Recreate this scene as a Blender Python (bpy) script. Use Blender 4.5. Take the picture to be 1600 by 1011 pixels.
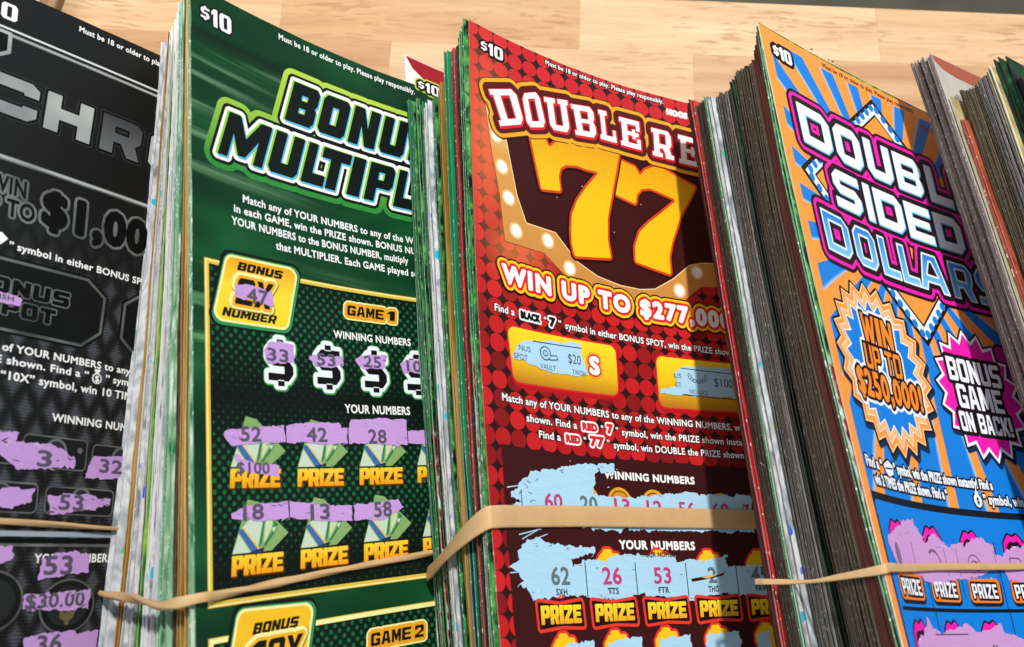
import bpy, math, random
import numpy as np
from mathutils import Vector, Matrix
from mathutils.geometry import tessellate_polygon

for _o in list(bpy.data.objects):
    bpy.data.objects.remove(_o)
random.seed(7)
RNG = np.random.default_rng(11)
SC = bpy.context.scene
COL = SC.collection

# ------------------------------------------------------------------ frame of reference
# solved camera frame (cm, x right, y down, z forward) -> world (m, table top at z = 0, y away)
FPX = 1354.98
DTAB = 29.6
XT = np.array([1, .043, 0.]); XT /= np.linalg.norm(XT)
AT = np.array([-.06, -.95, .31]); AT -= AT @ XT * XT; AT /= np.linalg.norm(AT)
NT = np.cross(XT, AT); NT *= np.sign(NT[2])
M3 = np.stack([XT, AT, -NT])

def world(P):
    q = np.asarray(P) @ M3.T * .01
    q[..., 2] += DTAB * .01
    return q

# ------------------------------------------------------------------ camera
cam = bpy.data.cameras.new('camera')
camo = bpy.data.objects.new('camera', cam); COL.objects.link(camo)
mw = Matrix.Identity(4)
for i in range(3):
    mw[i][0] = M3[i][0]; mw[i][1] = -M3[i][1]; mw[i][2] = -M3[i][2]
mw[2][3] = DTAB * .01
camo.matrix_world = mw
cam.sensor_fit = 'HORIZONTAL'; cam.sensor_width = 36
cam.lens = 36 * FPX / 1600
cam.clip_start = .01; cam.clip_end = 20
cam.dof.use_dof = True; cam.dof.focus_distance = .245; cam.dof.aperture_fstop = 22
SC.camera = camo

# ------------------------------------------------------------------ light
wd = bpy.data.worlds.new('World'); SC.world = wd; wd.use_nodes = True
bg = wd.node_tree.nodes['Background']
bg.inputs[0].default_value = (.85, .93, 1.0, 1); bg.inputs[1].default_value = .46

def area(name, loc, target, size, power, color, shape='DISK'):
    l = bpy.data.lights.new(name, 'AREA'); l.energy = power; l.size = size; l.color = color; l.shape = shape
    o = bpy.data.objects.new(name, l); COL.objects.link(o); o.location = loc
    o.rotation_euler = (Vector(target) - Vector(loc)).to_track_quat('-Z', 'Y').to_euler()
    return o
CEN = world(np.array([3., -1, 25.]))
KEYDIR = np.array([.16, -.68, -.71]) @ M3.T; KEYDIR /= np.linalg.norm(KEYDIR)
area('ceiling_lamp', CEN + KEYDIR * 1.5, CEN, .085, 24.0, (1, .97, .93))
area('left_fill_light', CEN + np.array([-1.0, .05, .36]), CEN + np.array([-.10, 0, 0]), .45, 8.0, (.90, .95, 1))  # added fill from the left, brightens the green pile's ticket edges
SC.view_settings.view_transform = 'Standard'; SC.view_settings.look = 'None'
SC.view_settings.exposure = 0; SC.view_settings.gamma = 1
SC.view_settings.use_curve_mapping = False
SC.render.engine = 'CYCLES'

# ------------------------------------------------------------------ node helpers / materials
def lin(c):
    if isinstance(c, str):
        c = tuple(int(c[i:i + 2], 16) for i in (1, 3, 5))
    return tuple(((x / 255) / 12.92 if x / 255 <= .04045 else ((x / 255 + .055) / 1.055) ** 2.4) for x in c) + (1,)

class NB:
    def __init__(s, name):
        s.m = bpy.data.materials.new(name); s.m.use_nodes = True
        s.t = s.m.node_tree; s.b = s.t.nodes['Principled BSDF']
    def n(s, typ, **kw):
        x = s.t.nodes.new(typ)
        for k, v in kw.items():
            setattr(x, k, v)
        return x
    def put(s, sock, v):
        if v is None: return
        if hasattr(v, 'is_linked') or hasattr(v, 'links'):
            s.t.links.new(v, sock)
        else:
            sock.default_value = v
    def math(s, op, a, b=None, c=None, clamp=False):
        x = s.n('ShaderNodeMath', operation=op, use_clamp=clamp)
        for i, v in enumerate((a, b, c)): s.put(x.inputs[i], v)
        return x.outputs[0]
    def mix(s, f, a, b, bt='MIX'):
        x = s.n('ShaderNodeMix', data_type='RGBA', blend_type=bt)
        s.put(x.inputs[0], f); s.put(x.inputs[6], a); s.put(x.inputs[7], b)
        return x.outputs[2]
    def uv(s):
        x = s.n('ShaderNodeUVMap'); x.uv_map = 'ticket'
        y = s.n('ShaderNodeSeparateXYZ'); s.t.links.new(x.outputs[0], y.inputs[0])
        return x.outputs[0], y.outputs[0], y.outputs[1]
    def comb(s, x, y, z=0.):
        c = s.n('ShaderNodeCombineXYZ')
        for i, v in enumerate((x, y, z)): s.put(c.inputs[i], v)
        return c.outputs[0]
    def noise(s, vec, scale, detail=3., rough=.5, out=0):
        x = s.n('ShaderNodeTexNoise'); s.put(x.inputs['Vector'], vec)
        x.inputs['Scale'].default_value = scale; x.inputs['Detail'].default_value = detail; x.inputs['Roughness'].default_value = rough
        return x.outputs[out]
    def wn(s, vec):
        x = s.n('ShaderNodeTexWhiteNoise', noise_dimensions='3D'); s.put(x.inputs[0], vec); return x.outputs[0]
    def ramp(s, f, stops):
        x = s.n('ShaderNodeValToRGB'); s.put(x.inputs[0], f); e = x.color_ramp.elements
        while len(e) < len(stops): e.new(.5)
        for i, (p, c) in enumerate(stops):
            e[i].position = p; e[i].color = c if not isinstance(c, str) else lin(c)
        return x.outputs[0]
    def step(s, x, a, b):
        m = s.n('ShaderNodeMapRange', interpolation_type='SMOOTHSTEP'); s.put(m.inputs[0], x)
        m.inputs[1].default_value = a; m.inputs[2].default_value = b
        return m.outputs[0]
    def objco(s):
        return s.n('ShaderNodeTexCoord').outputs['Object']
    def rand(s):
        return s.n('ShaderNodeObjectInfo').outputs['Random']
    def bump(s, h, strength=.2, dist=.0002):
        x = s.n('ShaderNodeBump'); x.inputs['Strength'].default_value = strength; x.inputs['Distance'].default_value = dist
        s.put(x.inputs['Height'], h); s.t.links.new(x.outputs[0], s.b.inputs['Normal'])
    def done(s, color, rough=.4, metal=0., spec=.4):
        s.put(s.b.inputs['Base Color'], color); s.put(s.b.inputs['Roughness'], rough)
        s.put(s.b.inputs['Metallic'], metal); s.b.inputs['Specular IOR Level'].default_value = spec
        return s.m

_pm = {}
def ink(c, rough=.42, metal=0., spec=.25):
    """printed ink: one colour with the fine mottling and wear of coated card"""
    k = (c, rough, metal)
    if k in _pm: return _pm[k]
    b = NB('ink_%s_%d' % (c[1:], len(_pm)))
    co = b.objco()
    n = b.noise(co, 900., 2.)
    n2 = b.noise(co, 70., 3.)
    f = b.math('MULTIPLY_ADD', n, .16, .92)
    col = b.mix(1., lin(c), b.comb(f, f, f), 'MULTIPLY')
    r = b.math('MULTIPLY_ADD', n2, .22, rough - .11)
    b.bump(n2, .22, .0005)
    _pm[k] = b.done(col, r, metal, spec); return _pm[k]

def latex(c, dark):
    """scratched area: thin streaky residue left by the coin"""
    b = NB('scratched_coat_' + c[1:]); _, u, v = b.uv()
    n = b.noise(b.comb(b.math('MULTIPLY_ADD', v, .8, b.math('MULTIPLY', u, 1.3)), b.math('MULTIPLY_ADD', u, -1.2, b.math('MULTIPLY', v, 14.)), 0), 1., 4., .6)
    n2 = b.noise(b.comb(b.math('MULTIPLY', u, 9.), b.math('MULTIPLY', v, 30.), 3.), 1., 3., .6)
    f = b.math('MULTIPLY_ADD', n, .22, .87)
    col = b.mix(1., lin(c), b.comb(f, f, f), 'MULTIPLY')
    col = b.mix(b.math('MULTIPLY', b.step(n2, .64, .72), .55), col, lin(dark))
    b.bump(n2, .3, .0002)
    return b.done(col, .6, 0, .2)

def inkgrad(c0, c1, v0, v1, rough=.4, metal=0., axis=1, mid=None):
    b = NB('ink_gradient_%d' % len(bpy.data.materials))
    _, u, v = b.uv()
    x = (u, v)[axis]
    f = b.math('DIVIDE', b.math('SUBTRACT', x, v0), v1 - v0, clamp=True)
    st = [(0, c0), (1, c1)] if mid is None else [(0, c0), (mid[0], mid[1]), (1, c1)]
    n = b.noise(b.objco(), 800., 2.); g = b.math('MULTIPLY_ADD', n, .14, .93)
    return b.done(b.mix(1., b.ramp(f, st), b.comb(g, g, g), 'MULTIPLY'), rough, metal, .25)

# ------------------------------------------------------------------ things
def tag(o, label, cat, group=None, kind=None):
    o['label'] = label; o['category'] = cat
    if group: o['group'] = group
    if kind: o['kind'] = kind
    return o

def mesh_obj(name, verts, faces, mats, midx=None, uv=None, parent=None, smooth=False, normals=None):
    me = bpy.data.meshes.new(name)
    me.from_pydata([tuple(v) for v in verts], [], [tuple(f) for f in faces])
    for m in mats: me.materials.append(m)
    if midx is not None: me.polygons.foreach_set('material_index', np.asarray(midx, dtype=np.int32))
    if uv is not None:
        l = me.uv_layers.new(name='ticket')
        li = np.empty(len(me.loops), dtype=np.int32); me.loops.foreach_get('vertex_index', li)
        l.data.foreach_set('uv', np.asarray(uv, dtype=np.float32)[li].ravel())
    if smooth: me.polygons.foreach_set('use_smooth', np.ones(len(me.polygons), dtype=bool))
    me.update()
    if normals is not None: me.normals_split_custom_set_from_vertices([tuple(n) for n in normals])
    o = bpy.data.objects.new(name, me); COL.objects.link(o)
    if parent is not None: o.parent = parent
    return o

# ------------------------------------------------------------------ ticket surfaces
GX, GW = np.polynomial.legendre.leggauss(6)
def rod(r):
    r = np.asarray(r); t = np.linalg.norm(r); k = r / t
    K = np.array([[0, -k[2], k[1]], [k[2], 0, -k[0]], [-k[1], k[0], 0]])
    return np.eye(3) + np.sin(t) * K + (1 - np.cos(t)) * K @ K

POSE = {'black': [-79.011, -58.061, 19.646, -0.3268, -0.89184, 0.036516, 0.17986, 0.060395, 0.065376, -0.0020747, 0.05669], 'green': [297.58, -29.374, 20.615, -0.26136, -1.0126, 0.033692, -0.010639, -0.34257, -0.049511, -0.0042595, -0.0024027], 'red': [732.82, 31.309, 24.468, -0.30688, -0.74428, 0.090868, 0.066077, -0.40646, -0.0020026, 0.11162, -0.15837], 'orange': [1185.2, 36.548, 24.009, -0.4002, -0.6373, 0.077013, 0.19645, -0.10299, -0.37012, 0.087935, -0.096538], 'last': [1640.0, 40.0, 23.2, -0.401, -0.58567, 0.066332, 0.19645, -0.10299, -0.37012, 0.087935, -0.096538]}
SIZE = dict(black=1., green=1., red=1., orange=1.05, last=1.05)

def surf(n, u, v):
    """curled, slightly twisted card: camera-frame position (cm) of ticket coordinate u (right), v (down)"""
    p = POSE[n]; u = np.asarray(u, float); v = np.asarray(v, float)
    th = p[6] * v / 10; k = p[7] / 10 + p[8] * v / 100
    s = (GX + 1) / 2
    ang = th[..., None] + k[..., None] * u[..., None] * s
    X = u * np.sum(np.cos(ang) * GW / 2, -1); Z = u * np.sum(np.sin(ang) * GW / 2, -1)
    P = np.stack([X + p[9] * v * v / 100, v, Z + p[10] * v * v / 100], -1)
    c = np.array([(p[0] - 800) / FPX * p[2], (p[1] - 505.5) / FPX * p[2], p[2]])
    return SIZE[n] * (P @ rod(p[3:6]).T) + c

def surfn(n, u, v):
    s = surf(n, u, v); du = surf(n, u + 1e-3, v) - s; dv = surf(n, u, v + 1e-3) - s
    w = np.cross(du, dv); w /= np.linalg.norm(w, axis=-1, keepdims=True)
    return s, w                                     # w points into the pile

class Sheet:
    """one ticket of a pile: depth T0+T1*v below the top face, left edge a(v), top edge b"""
    def __init__(s, stack, T0=0., T1=0., ac=(0, 0, 0), b=0., L=20.3, seed=0):
        s.st, s.T0, s.T1, s.ac, s.b, s.L = stack, T0, T1, ac, b, L
        r = np.random.default_rng(seed); s.ph = r.uniform(0, 6.28, 6); s.am = r.uniform(.3, 1., 6)
        s.wob = 0.
    def pos(s, su, sv, h=0.):
        su = np.asarray(su, float); sv = np.asarray(sv, float)
        v = s.b + sv
        vc = np.clip(v, -2, 16.5)
        a = np.polyval(s.ac, vc)
        if s.wob:
            a = a + s.wob * (1.6 * s.am[0] * np.sin(v * .55 + s.ph[0]) + s.am[1] * np.sin(v * 1.3 + s.ph[1]) + .3 * s.am[2] * np.sin(v * 4.1 + s.ph[2]))
        P, w = surfn(s.st, a + su, v)
        T = s.T0 + s.T1 * vc
        if s.wob: T = T + .35 * s.wob * s.am[3] * np.sin(v * 1.7 + s.ph[3])
        return world(P + w * (T - h)[..., None] if np.ndim(T - h) else P + w * (T - h)), -(w @ M3.T)

UW = 10.2
def card(name, sh, front, edge, back, cols, rows, thick=.03, rough_edge=.012, seed=0):
    """thin card slab following the sheet; slot 0 printed front, 1 torn paper edge, 2 back"""
    cols = np.asarray(cols, float); rows = np.asarray(rows, float); nu, nv = len(cols), len(rows)
    r = np.random.default_rng(seed)
    U, V = np.meshgrid(cols, rows)
    U = U.copy(); V = V.copy()
    if rough_edge:
        U[:, 0] += r.normal(0, rough_edge, nv); V[0, :] += r.normal(0, rough_edge, nu)
    f, nf = sh.pos(U.ravel(), V.ravel(), 0.); bk, _ = sh.pos(U.ravel(), V.ravel(), -thick)
    org = f[0].copy()
    N = nu * nv
    verts = [f, bk]
    I = np.arange(N).reshape(nv, nu)
    q = np.stack([I[:-1, :-1], I[1:, :-1], I[1:, 1:], I[:-1, 1:]], -1).reshape(-1, 4)
    faces = [q, q[:, ::-1] + N]; mi = [np.zeros(len(q)), np.full(len(q), 2)]
    uvs = [np.stack([U.ravel(), V.ravel()], -1)] * 2; base = 2 * N
    for line in (I[:, 0][::-1], I[0, :], I[:, -1], I[-1, :][::-1]):
        m = len(line); verts += [f[line], bk[line]]; uvs += [uvs[0][line]] * 2
        k = np.arange(m - 1) + base
        faces.append(np.stack([k, k + 1, k + 1 + m, k + m], -1)); mi.append(np.ones(m - 1)); base += 2 * m
    verts = np.concatenate(verts) - org
    faces = np.concatenate(faces); mi = np.concatenate(mi)
    o = mesh_obj(name, verts, faces, [front, edge, back], mi, np.concatenate(uvs), None, False)
    o.location = org
    sm = np.concatenate([np.ones(2 * len(q)), np.zeros(len(faces) - 2 * len(q))]).astype(bool)
    o.data.polygons.foreach_set('use_smooth', sm)
    return o, org

# ------------------------------------------------------------------ flat lettering and artwork (all in ticket cm, v down)
_seg_cache = {}
def contour(loops, d, res=.02):
    """outline at distance d (cm) of a set of closed loops (nonzero winding)"""
    A = np.concatenate([np.asarray(l, float) for l in loops]); B = np.concatenate([np.roll(np.asarray(l, float), -1, 0) for l in loops])
    lo = A.min(0) - max(d, 0) - 2.3 * res; hi = A.max(0) + max(d, 0) + 2.3 * res
    nx = int((hi[0] - lo[0]) / res) + 2; ny = int((hi[1] - lo[1]) / res) + 2
    X = lo[0] + np.arange(nx) * res; Y = lo[1] + np.arange(ny) * res
    D = np.full((ny, nx), 1e9); Wn = np.zeros((ny, nx), dtype=np.int32)
    R = abs(d) + 2.5 * res
    for a, b in zip(A, B):
        x0, x1 = min(a[0], b[0]) - R, max(a[0], b[0]) + R; y0, y1 = min(a[1], b[1]) - R, max(a[1], b[1]) + R
        i0, i1 = max(0, int((x0 - lo[0]) / res)), min(nx, int((x1 - lo[0]) / res) + 2)
        j0, j1 = max(0, int((y0 - lo[1]) / res)), min(ny, int((y1 - lo[1]) / res) + 2)
        px = X[None, i0:i1] - a[0]; py = Y[j0:j1, None] - a[1]
        e = b - a; L2 = e @ e + 1e-18
        t = np.clip((px * e[0] + py * e[1]) / L2, 0, 1)
        dd = np.hypot(px - t * e[0], py - t * e[1])
        np.minimum(D[j0:j1, i0:i1], dd, out=D[j0:j1, i0:i1])
        if a[1] != b[1]:
            ya, yb = sorted((a[1], b[1])); k0 = int(math.ceil((ya - lo[1]) / res - 1e-9)); k1 = int(math.ceil((yb - lo[1]) / res - 1e-9))
            k0 = max(k0, 0); k1 = min(k1, ny)
            if k1 > k0:
                xs = a[0] + (Y[k0:k1] - a[1]) * (b[0] - a[0]) / (b[1] - a[1])
                ins = X[None, :] < xs[:, None]
                Wn[k0:k1] += ins * (1 if b[1] > a[1] else -1)
    D = np.minimum(D, R)
    F = np.where(Wn != 0, -D, D) - d
    F[np.abs(F) < 1e-7] = 1e-7
    S = F < 0
    mixed = (S[:-1, :-1].astype(int) + S[1:, :-1] + S[:-1, 1:] + S[1:, 1:])
    jj, ii = np.nonzero((mixed > 0) & (mixed < 4))
    nxt = {}; pt = {}
    def ed(j, i, k):           # k 0 horizontal edge from (i,j), 1 vertical
        key = (j, i, k)
        if key not in pt:
            f0 = F[j, i]; f1 = F[j, i + 1] if k == 0 else F[j + 1, i]
            t = f0 / (f0 - f1)
            pt[key] = (X[i] + (t * res if k == 0 else 0), Y[j] + (t * res if k == 1 else 0))
        return key
    for j, i in zip(jj.tolist(), ii.tolist()):
        c = (S[j, i], S[j, i + 1], S[j + 1, i + 1], S[j + 1, i])
        E = ((j, i, 0), (j, i + 1, 1), (j + 1, i, 0), (j, i, 1))
        # walk with inside on the left
        code = c[0] * 1 + c[1] * 2 + c[2] * 4 + c[3] * 8
        tb = {1: [(0, 3)], 2: [(1, 0)], 3: [(1, 3)], 4: [(2, 1)], 5: [(0, 1), (2, 3)], 6: [(2, 0)], 7: [(2, 3)],
              8: [(3, 2)], 9: [(0, 2)], 10: [(3, 0), (1, 2)], 11: [(1, 2)], 12: [(3, 1)], 13: [(0, 1)], 14: [(3, 0)]}[code]
        for p, q in tb:
            nxt[ed(*E[p])] = ed(*E[q])
    out = []
    while nxt:
        k0 = next(iter(nxt)); k = k0; lp = []
        while k in nxt:
            lp.append(pt[k]); k = nxt.pop(k)
        if len(lp) < 4: continue
        P = np.array(lp)
        for tol in (.06, .1):
            if len(P) < 8: break
            a = np.roll(P, 1, 0); b = np.roll(P, -1, 0); e = b - a
            dist = np.abs(e[:, 0] * (P - a)[:, 1] - e[:, 1] * (P - a)[:, 0]) / (np.hypot(e[:, 0], e[:, 1]) + 1e-12)
            keep = dist > tol * res; keep[::4] = True if tol < .08 else keep[::4]
            drop = ~keep; drop[1:] &= ~drop[:-1]
            P = P[~drop]
        if len(P) >= 3: out.append(P)
    return out

def _tri1(loops):
    A = np.concatenate(loops)
    t = tessellate_polygon([[Vector((p[0], p[1], 0)) for p in l] for l in loops])
    return A[np.array([list(q) for q in t])] if t else np.zeros((0, 3, 2))

def _inside(p, l):
    a = l; b_ = np.roll(l, -1, 0)
    m = (a[:, 1] > p[1]) != (b_[:, 1] > p[1])
    if not m.any(): return False
    a, b_ = a[m], b_[m]
    return bool(np.sum(p[0] < a[:, 0] + (p[1] - a[:, 1]) * (b_[:, 0] - a[:, 0]) / (b_[:, 1] - a[:, 1])) % 2)

def tris(loops):
    """fill closed loops; each outer loop is filled together with the holes inside it"""
    loops = [l for l in (np.asarray(q, float) for q in loops) if len(l) >= 3]
    if not loops: return np.zeros((0, 3, 2))
    if len(loops) == 1: return _tri1(loops)
    ar = [.5 * np.sum(l[:, 0] * np.roll(l[:, 1], -1) - np.roll(l[:, 0], -1) * l[:, 1]) for l in loops]
    sg = np.sign(ar[int(np.argmax(np.abs(ar)))])
    outer = [i for i in range(len(loops)) if ar[i] * sg > 0]; G = {i: [loops[i]] for i in outer}
    for i in range(len(loops)):
        if ar[i] * sg < 0:
            c = [o for o in outer if abs(ar[o]) > abs(ar[i]) and _inside(loops[i][0], loops[o])]
            if c: G[min(c, key=lambda o: abs(ar[o]))].append(loops[i])
    return np.concatenate([_tri1(g) for g in G.values()])

# -- font glyphs
_gl = {}
def prep_font(chars, bolds):
    objs = []
    for bd in bolds:
        for ch in chars:
            for body in (ch, ch + 'H'):
                c = bpy.data.curves.new('glyph', 'FONT'); c.body = body; c.offset = bd; c.resolution_u = 3
                o = bpy.data.objects.new('glyph', c); COL.objects.link(o); objs.append((bd, ch, body, o))
    dg = bpy.context.evaluated_depsgraph_get(); hx = {}
    dat = {}
    for bd, ch, body, o in objs:
        m = o.evaluated_get(dg).to_mesh()
        vs = [(v.co.x, v.co.y) for v in m.vertices]
        loops = []
        if body == ch and vs:
            cnt = {}
            for p in m.polygons:
                vv = list(p.vertices)
                for a, b in zip(vv, vv[1:] + vv[:1]): cnt[(a, b)] = 1
            nx = {a: b for (a, b) in cnt if (b, a) not in cnt}
            while nx:
                k = next(iter(nx)); lp = []
                while k in nx: lp.append(vs[k]); k = nx.pop(k)
                if len(lp) > 2: loops.append(np.array(lp))
        dat[(bd, ch, body == ch)] = (max([v[0] for v in vs]) if vs else 0, loops)
        o.evaluated_get(dg).to_mesh_clear()
    for bd in bolds:
        hm = dat[(bd, 'H', True)][0]
        for ch in chars:
            _gl[(bd, ch)] = (dat[(bd, ch, True)][1], dat[(bd, ch, False)][0] - hm)
    for *_, o in objs:
        c = o.data; bpy.data.objects.remove(o); bpy.data.curves.remove(c)

BOLD = .026; XBOLD = .046        # stroke weight added on each side, in em
CAP = .682
prep_font(sorted(set("ABCDEFGHIJKLMNOPQRSTUVWXYZabcdefghijklmnopqrstuvwxyz0123456789$.,!:\"' \u201c\u201d")), (0.,))
def glyph(bold, ch):
    if (bold, ch) not in _gl:
        lo, adv = _gl[(0., ch)]
        _gl[(bold, ch)] = (contour(lo, bold, .012) if lo else [], adv + 1.3 * bold)
    return _gl[(bold, ch)]

def text(s, u0, u1, v, h, bold=BOLD, shear=0., fit=None, track=.0):
    """loops of a line of lettering: baseline v, cap height h, from u0 to u1 (fit = prefix that ends at u1)"""
    x = 0.; L = []; xe = None
    n = len(fit) if fit is not None else len(s.rstrip())
    for i, ch in enumerate(s):
        lo, adv = glyph(bold, ch)
        for l in lo: L.append(l + np.array([x, 0]))
        x += adv + track
        if i == n - 1: xe = max(l[:, 0].max() for l in L)
    x0 = min(l[:, 0].min() for l in L)
    k = (u1 - u0) / (xe - x0); q = h / (CAP + 2 * bold)
    return [np.stack([u0 + (l[:, 0] - x0) * k + shear * (l[:, 1] + bold) * q, v - (l[:, 1] + bold) * q], -1) for l in L]

# -- display block letters in the unit square (y up)
def blk(ch, t=.32, s=.24, c=.12):
    m0, m1 = .5 - s / 2, .5 + s / 2; q = .36
    oct_ = [(c, 0), (1 - c, 0), (1, c), (1, 1 - c), (1 - c, 1), (c, 1), (0, 1 - c), (0, c)]
    hole = lambda x0, y0, x1, y1: [(x0, y0), (x0, y1), (x1, y1), (x1, y0)]
    G = {
        'B': [[(0, 0), (1 - c, 0), (1, c), (1, .5 - c * .7), (1 - c * .6, .5), (1, .5 + c * .7), (1, 1 - c), (1 - c, 1), (0, 1)], hole(t, s, 1 - t, m0 + s * .14), hole(t, m1 - s * .14, 1 - t, 1 - s)],
        'O': [oct_, hole(t, s, 1 - t, 1 - s)],
        'D': [[(0, 0), (1 - c, 0), (1, c), (1, 1 - c), (1 - c, 1), (0, 1)], hole(t, s, 1 - t, 1 - s)],
        'N': [[(0, 0), (t, 0), (t, .52), (1 - t, 0), (1, 0), (1, 1), (1 - t, 1), (1 - t, .48), (t, 1), (0, 1)]],
        'U': [[(c, 0), (1 - c, 0), (1, c), (1, 1), (1 - t, 1), (1 - t, s), (t, s), (t, 1), (0, 1), (0, c)]],
        'M': [[(0, 0), (t * .8, 0), (t * .8, .55), (.42, .1), (.58, .1), (1 - t * .8, .55), (1 - t * .8, 0), (1, 0), (1, 1), (1 - t, 1), (.5, .52), (t, 1), (0, 1)]],
        'L': [[(0, 0), (1, 0), (1, s), (t, s), (t, 1), (0, 1)]],
        'T': [[(.5 - t / 2, 0), (.5 + t / 2, 0), (.5 + t / 2, 1 - s), (1, 1 - s), (1, 1), (0, 1), (0, 1 - s), (.5 - t / 2, 1 - s)]],
        'I': [[(0, 0), (1, 0), (1, 1), (0, 1)]],
        'P': [[(0, 0), (t, 0), (t, q), (1 - c, q), (1, q + c), (1, 1 - c), (1 - c, 1), (0, 1)], hole(t, q + s * .8, 1 - t, 1 - s * .8)],
        'R': [[(0, 0), (t, 0), (t, q * .9), (.5, q * .9), (1 - t, 0), (1, 0), (.86, q), (1, q + c), (1, 1 - c), (1 - c, 1), (0, 1)], hole(t, q + s * .7, 1 - t, 1 - s * .8)],
        'E': [[(0, 0), (1, 0), (1, s), (t, s), (t, m0 + .02), (.92, m0 + .02), (.92, m1 - .02), (t, m1 - .02), (t, 1 - s), (1, 1 - s), (1, 1), (0, 1)]],
        'S': [[(0, 0), (1 - c, 0), (1, c), (1, m1 - c), (1 - c, m1), (t, m1), (t, 1 - s), (1, 1 - s), (1, 1), (c, 1), (0, 1 - c), (0, m0 + c), (c, m0), (1 - t, m0), (1 - t, s), (0, s)]],
        'A': [[(0, 0), (t * .95, 0), (t * .95 + .07, .22), (1 - t * .95 - .07, .22), (1 - t * .95, 0), (1, 0), (.74, 1), (.26, 1)], [(t + .07, .42), (.5 - .04, .8), (.5 + .04, .8), (1 - t - .07, .42)]],
        'C': [[(c, 0), (1 - c, 0), (1, c), (1, .36), (1 - t, .36), (1 - t, s), (t, s), (t, 1 - s), (1 - t, 1 - s), (1 - t, .64), (1, .64), (1, 1 - c), (1 - c, 1), (c, 1), (0, 1 - c), (0, c)]],
        'G': [[(c, 0), (1, 0), (1, .55), (.52, .55), (.52, .37), (1 - t, .37), (1 - t, s), (t, s), (t, 1 - s), (1 - t, 1 - s), (1 - t, .7), (1, .7), (1, 1 - c), (1 - c, 1), (c, 1), (0, 1 - c), (0, c)]],
        'H': [[(0, 0), (t, 0), (t, m0), (1 - t, m0), (1 - t, 0), (1, 0), (1, 1), (1 - t, 1), (1 - t, m1), (t, m1), (t, 1), (0, 1)]],
        'Z': [[(0, 0), (1, 0), (1, s), (t * 1.15, s), (1, 1 - s), (1, 1), (0, 1), (0, 1 - s), (1 - t * 1.15, 1 - s), (0, s)]],
        'W': [[(.18, 0), (.42, 0), (.5, .45), (.58, 0), (.82, 0), (1, 1), (1 - t * .72, 1), (.7, .4), (.6, .9), (.4, .9), (.3, .4), (t * .72, 1), (0, 1)]],
        'K': [[(0, 0), (t, 0), (t, .36), (1 - t, 0), (1, 0), (1, .1), (.66, .5), (1, .9), (1, 1), (1 - t, 1), (t, .64), (t, 1), (0, 1)]],
        'Y': [[(.5 - t / 2, 0), (.5 + t / 2, 0), (.5 + t / 2, .42), (1, 1), (1 - t, 1), (.5, .66), (t, 1), (0, 1), (.5 - t / 2, .42)]],
        '!': [[(0, 0), (1, 0), (1, .2), (0, .2)], [(0, .28), (1, .28), (1, 1), (0, 1)]],
        'X': [[(0, 0), (t, 0), (.5, .32), (1 - t, 0), (1, 0), (.68, .5), (1, 1), (1 - t, 1), (.5, .68), (t, 1), (0, 1), (.32, .5)]],
        '1': [[(.35, 0), (.95, 0), (.95, 1), (.45, 1), (.05, .8), (.05, .6), (.35, .7)]],
        '2': [[(0, 0), (1, 0), (1, s), (t * 1.1, s), (1, .5), (1, 1 - c), (1 - c, 1), (c, 1), (0, 1 - c), (0, .64), (t, .64), (t, 1 - s), (1 - t, 1 - s), (1 - t, .56), (0, s)]],
        '0': [oct_, hole(t, s, 1 - t, 1 - s)],
    }[ch]
    return [np.array(l, float) for l in G]

def slab(ch):
    """slab-serif letter: block body plus foot and head serifs"""
    t, s = .30, .17
    L = [np.array([.07, 0]) + l * np.array([.93 if ch not in 'E' else .93, 1]) for l in blk(ch, t, s, .16)]
    r = lambda x0, y0, x1, y1: np.array([(x0, y0), (x1, y0), (x1, y1), (x0, y1)], float)
    k = .15
    if ch in 'DBRLE': L += [r(-.04, 0, .48, k)]
    if ch in 'DBREL': L += [r(-.04, 1 - k, .48 if ch != 'L' else .52, 1)]
    if ch == 'U': L += [r(-.06, 1 - k, .46, 1), r(.6, 1 - k, 1.1, 1)]
    if ch == 'E': L += [r(.82, 0, 1., .36), r(.82, .64, 1., 1), r(.6, .33, .76, .67)]
    if ch == 'L': L += [r(.82, 0, 1., .4)]
    if ch == 'R': L += [r(.64, 0, 1.08, k)]
    return L

def letters(seq, v, h, shear=0., t=.32, s=.24, c=.12, fn=None, twd=None):
    """block letters: seq of (char, u0, u1); twd = stroke width in cm so that all letters share it"""
    out = []
    for ch, a, b in seq:
        tt = (twd / (b - a)) if (twd and ch != 'I') else t
        for l in (fn(ch) if fn else blk(ch, min(tt, .42), s, c)):
            out.append(np.stack([a + l[:, 0] * (b - a) + shear * l[:, 1] * h, v - l[:, 1] * h], -1))
    return out

def word(txt, u0, u1, v, h, shear=0., t=.30, sp=.12, **kw):
    """a word in block letters from u0 to u1"""
    W = {'I': .42, '!': .36, ' ': .45, '1': .7, 'M': 1.25, 'W': 1.25, 'E': .92, 'L': .88}
    tot = sum(W.get(c, 1.) + sp for c in txt) - sp; k = (u1 - u0) / tot; x = u0; seq = []
    for c in txt:
        if c != ' ': seq.append((c, x, x + W.get(c, 1.) * k))
        x += (W.get(c, 1.) + sp) * k
    return letters(seq, v, h, shear, t, **kw)

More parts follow.
